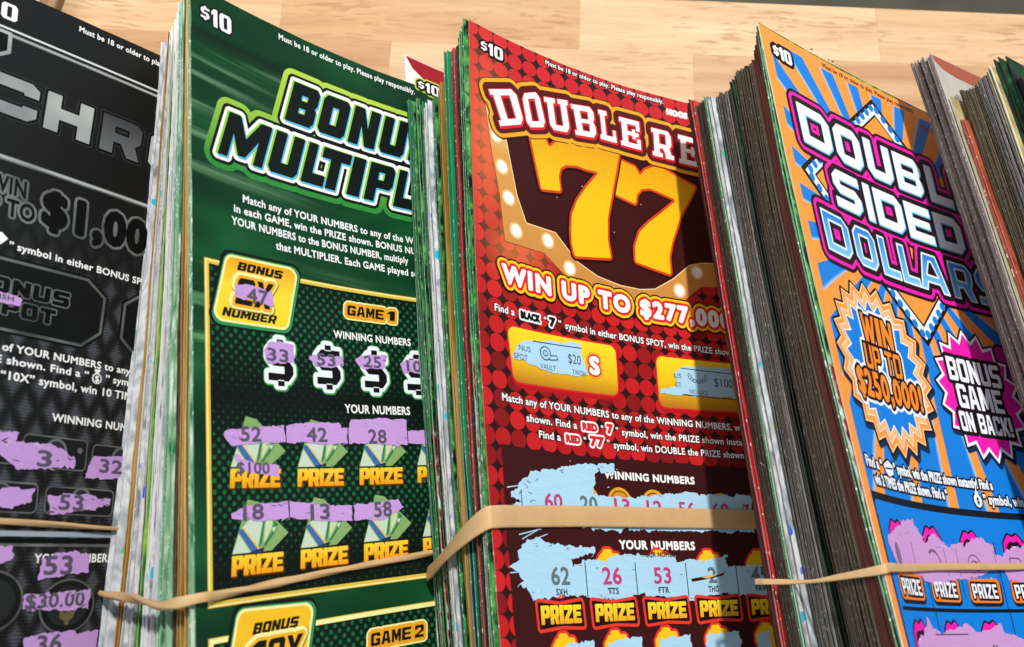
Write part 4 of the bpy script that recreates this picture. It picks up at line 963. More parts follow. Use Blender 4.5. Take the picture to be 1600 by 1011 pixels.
for s, u0, u1, v, h in (('NUS', 1.34, 1.76, 9.46, .15), ('SPOT', 1.14, 1.64, 9.71, .15), ('$20', 3.13, 3.60, 9.52, .26), ('VAULT', 2.08, 2.65, 9.83, .14), ('TWOH', 3.25, 3.75, 9.82, .13)):
    A.add(sp1, text(s, u0, u1, v, h, 0.), ink('#3c4a5c'), 8)
A.add(sp1, poly((1.86, 9.115), (3.65, 9.02), (3.65, 9.045), (1.86, 9.14)), LINE, 8)
for c in (circ(2.30, 9.39, .2), ): A.add(sp1, c, ink('#3c4a5c'), 8); A.add(sp1, circ(2.30, 9.39, .165), LBLUE, 8.5); A.add(sp1, circ(2.30, 9.39, .09), ink('#3c4a5c'), 9); A.add(sp1, circ(2.30, 9.39, .06), LBLUE, 9.5)
A.add(sp1, contour(poly((2.42, 9.45), (2.7, 9.40), (2.74, 9.5), (2.45, 9.55)), .02), ink('#3c4a5c'), 8); A.add(sp1, contour(poly((2.42, 9.45), (2.7, 9.40), (2.74, 9.5), (2.45, 9.55)), -.012), LBLUE, 8.5)
A.add(sp2, ragged([(7.11, 9.28), (7.5, 9.1), (8.08, 9.0), (9.20, 8.97), (9.7, 9.1), (9.7, 9.9), (8.6, 9.93), (7.65, 9.95), (6.54, 9.99), (6.56, 9.85), (7.19, 9.69)], .02, .06, 4), LBLUE, 7)
for s, u0, u1, v, h in (('NECKLACE', 7.66, 8.36, 9.88, .13), ('$100', 8.64, 9.35, 9.58, .26), ('US', 7.13, 7.4, 9.45, .14), ('OT', 7.13, 7.36, 9.72, .14)): A.add(sp2, text(s, u0, u1, v, h, 0.), ink('#3c4a5c'), 8)
for v in (9.12, 9.92): A.add(sp2, rect(7.4, v, 9.6, v + .025), LINE, 8)
for i in range(9):
    a = math.pi * (i / 8.) ; A.add(sp2, circ(8.02 + .32 * math.cos(a), 9.32 + .17 * math.sin(a), .06), ink('#3c4a5c'), 8); A.add(sp2, circ(8.02 + .32 * math.cos(a), 9.32 + .17 * math.sin(a), .037), LBLUE, 8.5)
# play panel
pp = np.array(ragged([(.50, 12.0), (4.0, 12.03), (9.75, 11.98), (9.75, 20.1), (.50, 20.1)], .012, .12, 6)[0])
PANEL = ink('#3a1113', .42)
A.add('play_panel', [pp], PANEL, 1)
A.add('panel_heading', text('WINNING NUMBERS', 4.16, 7.54, 12.57, .22, XBOLD), WHITE, 2); A.add('panel_heading', text('YOUR NUMBERS', 4.48, 7.30, 14.41, .24, XBOLD), WHITE, 2)
for k, u in enumerate((3.45, 4.66, 5.93, 7.2, 8.45)):
    A.add(('coin_symbol', k), circ(u, 13.25, .47), GOLD2, 2); A.add(('coin_symbol', k), circ(u, 13.25, .39), ink('#7d4a12'), 2.5); A.add(('coin_symbol', k), circ(u, 13.25, .35), ink('#d98f2b'), 3)
wp = ('scratched_patch', 3)
A.add(wp, ragged([(.72, 13.14), (.95, 13.05), (1.05, 12.88), (1.35, 12.74), (1.75, 12.56), (2.6, 12.36), (3.6, 12.24), (4.55, 12.14), (4.57, 12.40), (3.80, 12.47), (3.79, 12.65), (3.70, 12.9), (3.70, 13.0), (4.3, 13.05), (5.4, 13.02), (6.4, 12.86), (7.3, 12.80), (8.4, 12.86), (9.6, 12.84), (9.6, 13.9), (.8, 13.9), (.75, 13.42), (1.15, 13.36), (.72, 13.27)], .028, .06, 5), LBLUE, 4)
for s, u0, u1, c in (('60', 1.89, 2.53, PINKNUM), ('20', 3.17, 3.80, TEALNUM), ('13', 4.42, 5.0, PINKNUM), ('12', 5.62, 6.2, PINKNUM), ('56', 6.82, 7.44, PINKNUM), ('60', 8.08, 8.72, PINKNUM), ('7', 9.25, 9.5, PINKNUM)):
    A.add(wp, text(s, u0, u1, 13.48, .40), c, 5)
for u in (1.07,): A.add(wp, rect(u, 13.05, u + .025, 13.9), LINE, 5)
for r in range(2):
    for k in range(5):
        u = 2.15 + 1.86 * k; v = (15.45, 17.45)[r]; key = ('money_symbol', r * 5 + k)
        L = dollar(u - .33, u + .33, v, .95); A.add(key, contour(L, .16), ink('#e2352a'), 2); A.add(key, contour(L, .09), YEL, 2.5)
yp = ('scratched_patch', 4)
A.add(yp, ragged([(.44, 14.90), (.85, 14.72), (.95, 14.45), (1.25, 14.25), (1.6, 14.18), (2.0, 14.33), (2.8, 14.36), (3.57, 14.38), (3.56, 14.52), (3.0, 14.60), (2.66, 14.68), (2.70, 14.86), (3.2, 14.72), (4.2, 14.60), (5.2, 14.55), (6.53, 14.56), (6.55, 14.74), (7.38, 14.66), (7.42, 14.74), (8.0, 14.62), (8.47, 14.52), (8.43, 14.86), (9.7, 14.82), (9.8, 15.64), (8.9, 15.62), (8.31, 15.58), (7.4, 15.62), (6.9, 15.76), (6.5, 15.70), (5.8, 15.62), (5.0, 15.58), (4.3, 15.74), (3.56, 15.72), (3.3, 15.62), (2.3, 15.52), (1.21, 15.66), (1.1, 15.45), (.7, 15.35), (.95, 15.2), (.8, 15.02)], .03, .055, 7), LBLUE, 4)
for i, (a, c) in enumerate([((1.0, 14.22), (1.55, 14.02)), ((1.15, 14.30), (1.9, 14.10)), ((.95, 14.38), (1.5, 14.22)), ((.5, 15.0), (1.1, 14.98)), ((.6, 13.02), (1.1, 12.96)), ((.9, 14.12), (1.7, 13.98))]):
    a = np.array(a); c = np.array(c); n = np.array([0, .022]); A.add(yp, [np.array([a, c - n, c, a + n * 1.3])], LBLUE, 4)
for s, t_, u0, u1, c in (('62', 'SXH', 1.90, 2.56, TEALNUM), ('26', 'TTS', 3.74, 4.44, PINKNUM), ('53', 'FTR', 5.63, 6.28, PINKNUM), ('2', 'THO', 7.66, 7.98, TEALNUM), ('45', 'FRV', 9.28, 9.9, TEALNUM)):
    A.add(yp, text(s, u0, u1, 15.30, .43), c, 5)
    m = (u0 + u1) / 2; A.add(yp, text(t_, m - .2, m + .2, 15.54, .16), LINE, 5)
for u in (3.15, 4.98, 6.86, 8.74): A.add(yp, rect(u - .015, 14.75, u + .015, 15.66), LINE, 5)
A.add(yp, text('YOUR NUMBE', 5.25, 6.5, 14.60, .13), ink('#46241f'), 5)
specks(wp, [(.9, 13.1), (1.7, 12.6), (3.6, 12.3), (4.5, 12.2), (3.75, 12.7), (5.4, 13.03), (7.3, 12.82), (9.5, 12.86), (9.5, 13.4), (1.2, 13.4)], 34, [MAROON, DMAROON, ink('#d9ecf7')], 5.2, 1)
specks(yp, [(.6, 14.9), (1.25, 14.3), (3.5, 14.45), (2.7, 14.85), (5.2, 14.58), (8.4, 14.6), (9.6, 14.84), (9.6, 15.62), (6.9, 15.72), (4.3, 15.7), (1.2, 15.6)], 60, [MAROON, DMAROON, ink('#d9ecf7')], 5.2, 2)
A.add(yp, poly((7.0, 15.18), (7.5, 15.12), (8.1, 15.06), (8.35, 15.0), (8.2, 15.1), (7.55, 15.2), (7.05, 15.26)), MAROON, 5.4); A.add(yp, poly((7.4, 15.14), (8.3, 15.02), (7.6, 15.18)), ink('#e9b05a'), 5.6)
for u_, v_, l_, a_ in ((4.05, 3.98, .07, .2), (6.3, 4.05, .06, 1.2), (3.05, 4.6, .05, .3), (6.9, 5.6, .05, .9), (2.3, 9.95, .12, .2), (5.2, 5.2, .05, 2.), (4.6, 12.3, .05, .4), (2.9, 12.2, .04, 1.)):
    A.add('scuff_marks', poly((u_, v_), (u_ + l_ * .5, v_ - .012), (u_ + l_, v_ + .02), (u_ + l_ * .4, v_ + .018)), ink('#d9cfcb', .7), 7)
PRR = inkgrad('#f8e436', '#f0a51c', 15.72, 16.2)
for r in range(1):
    for k in range(5):
        u = 1.27 + 1.93 * k; key = ('prize_label', k)
        q = contour(poly((u + .1, 15.72), (u + .85, 15.80), (u + 1.6, 15.72), (u + 1.62, 16.24), (u + .85, 16.20), (u + .12, 16.26)), .12)
        A.add(key, q, ink('#e4382c'), 6); A.add(key, contour(q, -.08), ink('#1d0a05'), 6.6)
        L = word('PRIZE', u + .16, u + 1.55, 16.18, .40, .04, .33, .16, s=.21); A.add(key, contour(L, .015, .014), PRR, 7.2)
for k, (u0, u1) in enumerate(((1.9, 3.2), (3.7, 4.95), (5.6, 6.75), (7.3, 8.6), (9.2, 9.7))):
    A.add(('scratched_patch', 20 + k), ragged([(u0, 16.72), (u0 + .4, 16.64), (u1, 16.60), (u1, 17.3), (u0, 17.3)], .03, .06, 70 + k), LBLUE, 4)
A.build()

# ================================================================== ORANGE AND BLUE
b = NB('sunburst_print'); uvv, U, V = b.uv()
ang = b.math('ARCTAN2', b.math('SUBTRACT', V, 5.0), b.math('SUBTRACT', U, 4.85))
fr = b.math('FRACT', b.math('ADD', b.math('MULTIPLY', ang, 27 / 6.28318), .27))
thr = b.math('MULTIPLY_ADD', b.step(V, 6.5, 10.), -.27, .52)
blue = b.math('GREATER_THAN', fr, thr)
BL, ORG = lin('#0f7fdc'), lin('#fa9b42')
col = b.mix(blue, ORG, BL)
pale = b.math('MULTIPLY', b.step(b.math('SUBTRACT', fr, thr), .1, .0), b.math('GREATER_THAN', fr, thr))
col = b.mix(b.math('MULTIPLY', pale, .75), col, lin('#b6dcf2'))
inb = b.math('MULTIPLY', b.math('MULTIPLY', b.math('GREATER_THAN', U, .36), b.math('LESS_THAN', U, 9.85)), b.math('GREATER_THAN', V, .32))
col = b.mix(inb, ORG, col)
SUNB = b.done(col, .40)
MAG = ink('#ee1fae'); BLU = ink('#0f7fdc'); ORA = ink('#fa9b42'); PEACH = ink('#ffcf9b'); CYAN = ink('#6fc3ee'); OW = ink('#eef3fa')
A = face('orange', SUNB, E_CREAM, 'orange and blue sunburst ticket with pink outlined title and two round seals')
L = price(.44, 1.20, .86, .42)
A.add('price_mark', contour(L, .12), BLACK, 1); A.add('price_mark', contour(L, .012), WHITE, 2)
A.add('rules_text', text(MUST, 2.70, 7.05, .25, .15, BOLD), ink('#3a1408'), 1)
A.add('maker_mark', text('HOOS', 7.2, 7.9, .72, .2), ink('#8a3a1a'), 1)
dia = poly((4.87, .50), (9.15, 4.2), (5.15, 8.1), (.60, 4.22))
A.add('diamond_border', dia, ink('#1a1012'), 1); A.add('diamond_border', contour(dia, -.13), ink('#e6f1f8'), 1.5); A.add('diamond_border', contour(dia, -.40), ink('#1a1012'), 2.5); A.add('diamond_border', contour(dia, -.46), ORA, 3)
D = contour(dia, -.13)[0]
dq = dia[0]; cen_ = dq.mean(0)
ins = [cen_ + (p_ - cen_) * (1 - .27 / 3.0) for p_ in dq]
for a, c in zip(ins, ins[1:] + ins[:1]):
    n = int(np.linalg.norm(c - a) / .33)
    for i in range(n):
        p_ = a + (c - a) * (i + .5) / n; A.add('diamond_border', circ(p_[0] * .985 + cen_[0] * .015 + (p_[0] - cen_[0]) * .03, p_[1] + (p_[1] - cen_[1]) * .03, .12, .12, 14), BLU, 2)
r1 = [('D', 1.0, 2.36), ('O', 2.56, 3.76), ('U', 3.98, 5.17), ('B', 5.36, 6.62), ('L', 6.88, 8.0), ('E', 8.15, 9.2)]
r2 = [('S', 2.05, 3.27), ('I', 3.50, 3.80), ('D', 3.97, 5.25), ('E', 5.42, 6.60), ('D', 6.78, 8.03)]
r3 = [('D', 1.12, 2.31), ('O', 2.52, 3.52), ('L', 3.72, 4.54), ('L', 4.63, 5.42), ('A', 5.46, 6.74), ('R', 6.97, 7.98), ('S', 8.15, 9.1)]
l1 = letters(r1, 3.30, 1.22, -.02, twd=.33, s=.24, c=.2); l2 = letters(r2, 4.82, 1.14, -.02, twd=.32, s=.24, c=.2); l3 = letters(r3, 6.35, 1.13, -.02, twd=.29, s=.22, c=.2)
al = l1 + l2 + l3
A.add('title_lettering', contour(al, .37, .03), ink('#241018'), 4); A.add('title_lettering', contour(al, .28, .025), MAG, 4.6); A.add('title_lettering', contour(al, .17, .025), ink('#241018'), 5.2)
rr_ = lambda l: contour(contour(l, -.05, .018), .05, .018)
A.add('title_lettering', shift(contour(l1 + l2, .025, .02), .015, .02), CYAN, 5.8); A.add('title_lettering', rr_(l1 + l2), OW, 6.4)
A.add('title_lettering', contour(l3, .02, .02), ink('#d9edf8'), 5.8); A.add('title_lettering', contour(l3, -.045, .015), inkgrad('#1478d6', '#7cc6ef', 5.2, 6.35), 6.4)
# seals
def seal(key, u, v, r, n, lays, ky=1., ph=.1):
    for (f, c, l) in lays: A.add(key, star(u, v, r * f, r * f - .27 * (r / 2.2) * min(1, f + .1), n, ph, ky), c, l)
k1 = ('prize_seal', 1)
st = star(2.62, 9.12, 2.22, 1.93, 22, .07)
A.add(k1, shift(contour(st, .09), .05, .08), ink('#0c2c50'), 3.2); A.add(k1, contour(st, .06), ink('#1a1012'), 4)
for f, c, l in ((1., PEACH, 4.5), (.975, ORA, 5), (.90, OW, 5.5), (.885, ink('#fdb877'), 6), (.80, OW, 6.5), (.775, BLU, 7)):
    A.add(k1, star(2.62, 9.12, 2.22 * f, 2.22 * f - .29, 22, .07), c, l)
L = word('WIN', 1.90, 3.36, 8.56, .76, .08, .27, s=.19) + word('UP TO', 1.76, 3.50, 9.28, .64, .08, .29, s=.19) + text('$250,000!', 1.05, 4.20, 10.03, .70, XBOLD, shear=.06)
A.add(k1, contour(L, .14), OW, 7.6); A.add(k1, contour(L, .07), ink('#241018'), 8.2); A.add(k1, contour(L, -.004, .014), ink('#f58a28'), 8.8)
k2 = ('bonus_seal', 1)
A.add(k2, rnd(poly((8.0, 7.5), (9.8, 7.7), (9.8, 9.6), (8.4, 9.8)), .3), ink('#1a1012'), 3.2); A.add(k2, rnd(poly((8.05, 7.58), (9.7, 7.78), (9.7, 9.5), (8.4, 9.7)), .3), ink('#c2188e'), 3.6)
st = star(6.98, 9.2, 1.86, 1.55, 18, .1)
A.add(k2, shift(contour(st, .07), .05, .08), ink('#0c2c50'), 3.8); A.add(k2, contour(st, .06), ink('#1a1012'), 4); A.add(k2, st, OW, 4.5); A.add(k2, star(6.98, 9.2, 1.74, 1.43, 18, .1), MAG, 5)
L = contour(word('BONUS', 5.80, 8.10, 8.90, .66, 0, .31, s=.2) + word('GAME', 5.98, 7.92, 9.64, .66, 0, .31, s=.2) + word('ON BACK!', 5.83, 8.05, 10.28, .54, 0, .31, s=.22), .0, .014)
A.add(k2, contour(L, .11), ink('#1a1012'), 5.6); A.add(k2, L, OW, 6.2)
def rl2(s, u0, u1, v, fit=None, h=.25):
    L = contour(text(s, u0, u1, v, h, BOLD, fit=fit), .006, .012); A.add('rules_text', contour(L, .045, .014), ink('#131a2a'), 2); A.add('rules_text', L, OW, 3)
rl2('Find a ' + Q, .52, 1.42, 11.78); rl2(R_ + ' symbol, win the PRIZE shown instantly! Find a', 2.02, 4.33, 11.77, R_ + ' symbol, win the PRIZE'); rl2('win 2 TIMES the PRIZE shown. Find a ' + Q, .80, 3.67, 12.15, 'win 2 TIMES the PRIZE shown.'); rl2(R_ + ' symbol, win', 6.06, 7.7, 12.15)
for lp, c, l in ((contour(poly((1.5, 11.62), (1.78, 11.5), (2.0, 11.62), (1.92, 11.82), (1.7, 11.88), (1.56, 11.8)), .05), ink('#131a2a'), 2), (poly((1.5, 11.62), (1.78, 11.5), (2.0, 11.62), (1.92, 11.82), (1.7, 11.88), (1.56, 11.8)), OW, 3), (poly((1.56, 11.68), (1.94, 11.66), (1.93, 11.70), (1.57, 11.72)), LINE, 3.5),
                 (contour(circ(5.80, 12.08, .17), .05), ink('#131a2a'), 2), (circ(5.80, 12.08, .17), OW, 3), (poly((5.72, 11.86), (5.90, 11.84), (5.86, 11.95), (5.75, 11.95)), OW, 3), (text('$', 5.74, 5.86, 12.16, .16), LINE, 3.5)):
    A.add('rules_text', lp, c, l)
A.add('play_panel', rect(.38, 12.33, 9.9, 20.1), ink('#161a22'), 1); A.add('play_panel', rnd(rect(.46, 12.50, 9.85, 20.05), .1), BLU, 2)
A.add('play_panel', rect(.62, 14.67, 9.7, 14.75), ink('#10141c'), 2.5); A.add('play_panel', rect(.8, 16.9, 9.7, 16.98), ink('#10141c'), 2.5)
for u, du in ((2.52, -.05), (4.22, -.03), (6.0, -.03), (7.8, 0)):
    for v0, v1 in ((13.1, 14.67), (14.75, 16.9)): A.add('play_panel', poly((u, v0), (u + .035, v0), (u + .035 + du * (v1 - v0) / 1.5, v1), (u + du * (v1 - v0) / 1.5, v1)), ink('#10141c'), 2.5)
for r in range(2):
    for k in range(5):
        u = (1.38, 3.20, 5.0, 6.86, 8.7)[k]; v = (13.28, 15.35)[r]; key = ('lips_symbol', r * 5 + k)
        q = rnd(poly((u - .48, v + .3), (u - .42, v - .18), (u - .18, v - .40), (u, v - .33), (u + .2, v - .42), (u + .48, v - .1), (u + .52, v + .35)), .08)
        A.add(key, contour(q, .05), ink('#1a1012'), 3); A.add(key, q, MAG, 3.5); A.add(key, rnd(poly((u - .38, v + .3), (u - .34, v - .1), (u - .12, v - .24), (u, v - .19), (u + .16, v - .25), (u + .38, v - .02), (u + .42, v + .3)), .06), ink('#2a0c1e'), 4); A.add(key, rnd(poly((u - .26, v + .3), (u - .22, v - .04), (u + .02, v - .12), (u + .24, v - .06), (u + .3, v + .3)), .05), OW, 4.5)
PU2 = latex('#ca99d2', '#93669d')
op = ('scratched_patch', 1)
A.add(op, ragged([(.66, 13.38), (.9, 13.2), (1.5, 13.0), (2.38, 12.74), (2.55, 12.95), (2.68, 13.12), (2.76, 13.28), (3.0, 13.12), (3.32, 13.02), (3.6, 13.15), (3.89, 13.30), (4.2, 13.2), (4.58, 13.16), (4.65, 13.28), (5.0, 13.1), (5.50, 12.97), (5.65, 13.1), (5.94, 13.14), (5.96, 13.39), (6.2, 13.42), (6.52, 13.24), (7.3, 13.13), (8.1, 13.2), (9.2, 13.3), (9.2, 14.05), (6.95, 14.05), (6.25, 13.98), (6.15, 13.72), (5.5, 13.8), (4.9, 13.98), (4.5, 14.02), (3.72, 14.06), (3.2, 14.15), (2.79, 14.18), (2.3, 14.12), (2.1, 14.0), (1.6, 13.95), (.97, 13.88), (.8, 13.6)], .022, .06, 8), PU2, 6)
GD = ink('#6b5470', .6)
specks(op, [(.7, 13.4), (2.38, 12.78), (2.76, 13.26), (3.9, 13.28), (5.5, 13.0), (6.5, 13.26), (7.3, 13.15), (7., 14.0), (4.5, 14.0), (2.8, 14.15), (1., 13.86)], 40, [ink('#a97bb3', .6), ink('#e2c4e6', .6), BLU], 6.6, 3)
for q in (circ(1.12, 13.62, .12, .26), circ(1.12, 13.62, .07, .2)): A.add(op, q, GD if q[0][0][0] > 1.2 else ink('#8c6f92', .6), 7 if q[0][0][0] > 1.2 else 7.5)
def arc(u, v, r, a0, a1, w=.03, ky=1., n=14):
    a = np.linspace(a0, a1, n); o = np.stack([u + r * np.cos(a), v + ky * r * np.sin(a)], -1); i = np.stack([u + (r - w) * np.cos(a), v + ky * (r - w) * np.sin(a)], -1)[::-1]
    return [np.concatenate([o, i])]
for q in (arc(3.05, 13.68, .3, -2.4, -.1), arc(3.05, 13.78, .36, -2.2, -.3), arc(4.95, 13.72, .3, -2.9, -.3), arc(4.95, 13.76, .2, -3., -.2), arc(5.05, 13.7, .12, 0, 6.2), rect(6.5, 13.45, 6.53, 13.75), rect(6.5, 13.45, 6.9, 13.48), arc(6.85, 13.58, .12, -1.6, 1.6), rect(6.72, 13.7, 6.95, 13.73)):
    A.add(op, q, GD, 7)
for u in (2.0, 3.62, 4.2, 5.9): A.add(op, rect(u, 13.3, u + .02, 13.95), GD, 7)
op2 = ('scratched_patch', 2)
A.add(op2, ragged([(1.02, 15.38), (1.5, 15.25), (1.99, 14.88), (2.15, 15.1), (2.6, 15.2), (3.2, 15.12), (3.95, 14.98), (4.36, 15.17), (4.9, 15.12), (5.46, 14.98), (5.58, 15.22), (5.96, 15.25), (6.28, 15.36), (7.2, 15.2), (9., 15.3), (9., 16.2), (1.1, 16.2)], .022, .06, 9), PU2, 6)
for q in (arc(2.9, 15.75, .22, 0, 6.2), rect(1.6, 15.5, 1.66, 15.9), arc(5.0, 15.65, .2, 0, 6.2), rect(2.2, 15.2, 3.9, 15.23)): A.add(op2, q, GD, 7)
for k in range(5):
    u = .74 + 1.84 * k; key = ('prize_label', k)
    q = rnd(poly((u + .06, 13.99), (u + 1.44, 13.97), (u + 1.38, 14.53), (u, 14.53)), .12)
    A.add(key, shift(contour(q, .04), .02, .04), ink('#131a2a'), 4); A.add(key, q, ink('#f5822a'), 5)
    if True:
        L = contour(word('PRIZE', u + .16, u + 1.26, 14.43, .33, .0, .33, .18, s=.2), .0, .014); A.add(key, contour(L, .055), ink('#241018'), 5.6); A.add(key, L, OW, 6.4)
A.build()

# ================================================================== BLACK
b = NB('black_quilted_print'); uvv, U, V = b.uv()
a = b.math('ADD', b.math('DIVIDE', U, .62), b.math('DIVIDE', V, 1.05)); c = b.math('SUBTRACT', b.math('DIVIDE', U, .62), b.math('DIVIDE', V, 1.05))
fa = b.math('ABSOLUTE', b.math('SUBTRACT', b.math('FRACT', a), .5)); fc = b.math('ABSOLUTE', b.math('SUBTRACT', b.math('FRACT', c), .5))
q = b.math('MAXIMUM', fa, fc)
w_ = b.n('ShaderNodeTexWave', wave_type='BANDS', bands_direction='Y'); b.put(w_.inputs['Vector'], b.comb(U, V, 0)); w_.inputs['Scale'].default_value = 4.5; w_.inputs['Distortion'].default_value = 4.0; w_.inputs['Detail'].default_value = 2.
amt = b.math('MULTIPLY', b.step(V, 4.8, 7.5), 1.)
tv = b.math('MULTIPLY', amt, b.math('ADD', b.math('MULTIPLY', b.step(q, .5, .12), .75), b.math('MULTIPLY', w_.outputs[0], .25)))
col = b.ramp(tv, [(0, '#0c0c0d'), (.5, '#212225'), (1, '#4c4f56')])
b.bump(b.math('ADD', b.math('MULTIPLY', tv, 1.5), b.math('MULTIPLY', b.noise(b.objco(), 300.), .1)), .5, .0004)
BLACKBG = b.done(col, .42, 0, .4)
b = NB('silver_print'); n = b.noise(b.objco(), 45., 2.); SILV = b.done(b.ramp(n, [(.3, '#8d9192'), (.5, '#b7bbb9'), (.7, '#d8dbd9')]), .36, .2, .5)
b = NB('dull_silver_print'); n = b.noise(b.objco(), 120., 2.); DSIL = b.done(b.ramp(n, [(.3, '#4d5150'), (.7, '#808482')]), .4, .3, .5)
VBL = ink('#08080a', .38)
A = face('black', BLACKBG, E_DARK, 'black quilted ticket with silver block lettering and purple scratched numbers')
A.add('price_mark', price(.58, 1.50, .84, .44), WHITE, 1)
A.add('rules_text', text(MUST, 2.95, 5.14, .335, .155, BOLD, fit='Must be 18 or older to pla'), WHITE, 1)
A.add('silver_rule', rect(.3, 1.045, 9.9, 1.10), ink('#d5d7d6'), 1); A.add('silver_rule', rect(.3, 1.17, 9.9, 1.27), DSIL, 1); A.add('silver_rule', rect(.3, 1.195, 9.9, 1.245), SILV, 2)
A.add('silver_rule', rect(.3, 4.29, 9.9, 4.42), DSIL, 1); A.add('silver_rule', rect(.3, 4.31, 9.9, 4.38), SILV, 2)
q = contour(poly((.4, 1.2), (1.38, 1.2), (1.38, 1.68), (1.15, 1.85), (.4, 1.85)), .05); A.add('silver_rule', q, SILV, 1); A.add('silver_rule', contour(q, -.09), VBL, 2)
ch = letters([('C', .75, 2.10), ('H', 2.28, 3.42), ('R', 3.68, 4.76), ('O', 5.02, 6.2)], 3.28, 1.0, .06, twd=.34, s=.3, c=.14)
A.add('title_lettering', contour(ch, .09), ink('#2b2d2e'), 1); A.add('title_lettering', contour(ch, .055), VBL, 2); A.add('title_lettering', contour(ch, 0, .015), SILV, 3)
A.add('title_lettering', letters([('R', 3.68, 4.76)], 3.28, 1.0, .06, twd=.34, s=.3, c=.14), inkgrad('#4a4c50', '#77797d', 2.3, 3.3, .36, .3), 3.6)
L = text('WIN', 1.22, 2.04, 5.20, .42, BOLD) + text('UP TO', .95, 2.28, 5.72, .42, BOLD); A.add('win_banner', contour(L, .055, .014), DSIL, 1); A.add('win_banner', contour(L, .0, .014), VBL, 2)
L = text('$1,00', 2.44, 5.20, 5.68, .88, XBOLD); A.add('win_banner', contour(L, .085), DSIL, 3); A.add('win_banner', contour(L, .02), VBL, 4)
rl = lambda s, u0, u1, v, fit=None, h=.175: A.add('rules_text', text(s, u0, u1, v, h, BOLD, fit=fit), WHITE, 1)
A.add('rules_text', poly((1.3, 6.2), (1.6, 6.14), (1.74, 6.26), (1.6, 6.42), (1.3, 6.40)), WHITE, 1); rl(R_, 1.78, 1.88, 6.47); rl('symbol in either BONUS SP', 1.96, 5.16, 6.47)
for k, q in ((1, poly((.5, 6.72), (3.71, 6.68), (4.22, 7.05), (4.18, 7.95), (3.68, 8.36), (.5, 8.36))), (2, poly((4.72, 7.05), (5.22, 6.68), (9., 6.68), (9.4, 7.1), (9.4, 7.9), (9., 8.36), (5.22, 8.36), (4.70, 7.95)))):
    A.add(('bonus_spot', k), contour(q, .05), VBL, 1); A.add(('bonus_spot', k), q, DSIL, 2); A.add(('bonus_spot', k), contour(q, -.07), ink('#101113'), 3)
L = word('BONUS', 1.0, 3.25, 7.50, .32, .05, .28, .26, s=.2) + word('SPOT', 1.32, 2.95, 7.98, .32, .05, .28, .26, s=.2)
A.add(('bonus_spot', 1), contour(L, .045, .014), DSIL, 4); A.add(('bonus_spot', 1), contour(L, .014, .014), VBL, 5)
sp = ('scratched_patch', 0, ('bonus_spot', 1)); A.add(sp, ragged([(1.2, 7.5), (2.13, 7.54), (2.12, 7.74), (1.2, 7.72)], .015, .05, 1), PURPLE, 6); A.add(sp, text('ISH', 1.66, 1.98, 7.67, .12), GREYNUM, 7)
rl('of YOUR NUMBERS to any', 1.84, 5.10, 8.79); rl('E shown. Find a ' + Q, 1.72, 3.96, 9.07); rl(R_ + ' symbol', 4.42, 5.45, 9.07); rl(Q + '10X' + R_ + ' symbol, win 10 TIM', 1.86, 5.2, 9.41, None, .19)
A.add('rules_text', circ(4.18, 9.03, .13), WHITE, 1); A.add('rules_text', circ(4.18, 9.03, .1), VBL, 2); A.add('rules_text', text('$', 4.12, 4.24, 9.11, .15), WHITE, 3); A.add('rules_text', poly((4.09, 8.82), (4.27, 8.80), (4.22, 8.90), (4.13, 8.90)), WHITE, 1)
A.add('panel_heading', text('WINNING NUMBERS', 3.13, 5.16, 10.17, .185, BOLD, fit='WINNING NUM'), WHITE, 1)
A.add('panel_heading', text('YOUR NUMBERS', 3.05, 5.13, 13.22, .19, BOLD), WHITE, 1)
for k, (u0, v0, u1, v1) in enumerate(((2.5, 10.50, 4.12, 11.22), (.9, 10.5, 2.35, 11.2), (4.25, 10.55, 5.9, 11.2), (1.2, 11.55, 2.98, 12.2), (3.15, 11.58, 5.0, 12.2), (5.2, 11.6, 7., 12.2))):
    q = rnd(rect(u0, v0, u1, v1), .12); key = ('cash_symbol', k)
    A.add(key, q, DSIL, 1); A.add(key, contour(q, -.035), ink('#1b1c1e'), 2); A.add(key, circ((u0 + u1) / 2, (v0 + v1) / 2 - .05, .27), DSIL, 3); A.add(key, circ((u0 + u1) / 2, (v0 + v1) / 2 - .05, .21), ink('#2b2d30'), 4); A.add(key, circ(u1 - .2, v0 + .25, .07), DSIL, 3)
for k, (u, v, r) in enumerate(((4.02, 14.14, .74), (2.08, 13.96, .80), (5.9, 14.2, .74))):
    key = ('medal_symbol', k); A.add(key, circ(u, v, r, r * .78, 40), DSIL, 1); A.add(key, circ(u, v, r - .05, (r - .05) * .78, 40), ink('#161719'), 2); A.add(key, circ(u, v, r - .2, (r - .2) * .78, 40), ink('#26282a'), 3)
    A.add(key, text('$', u - .2, u + .2, v + .3, .6, XBOLD), ink('#6b5f45'), 4)
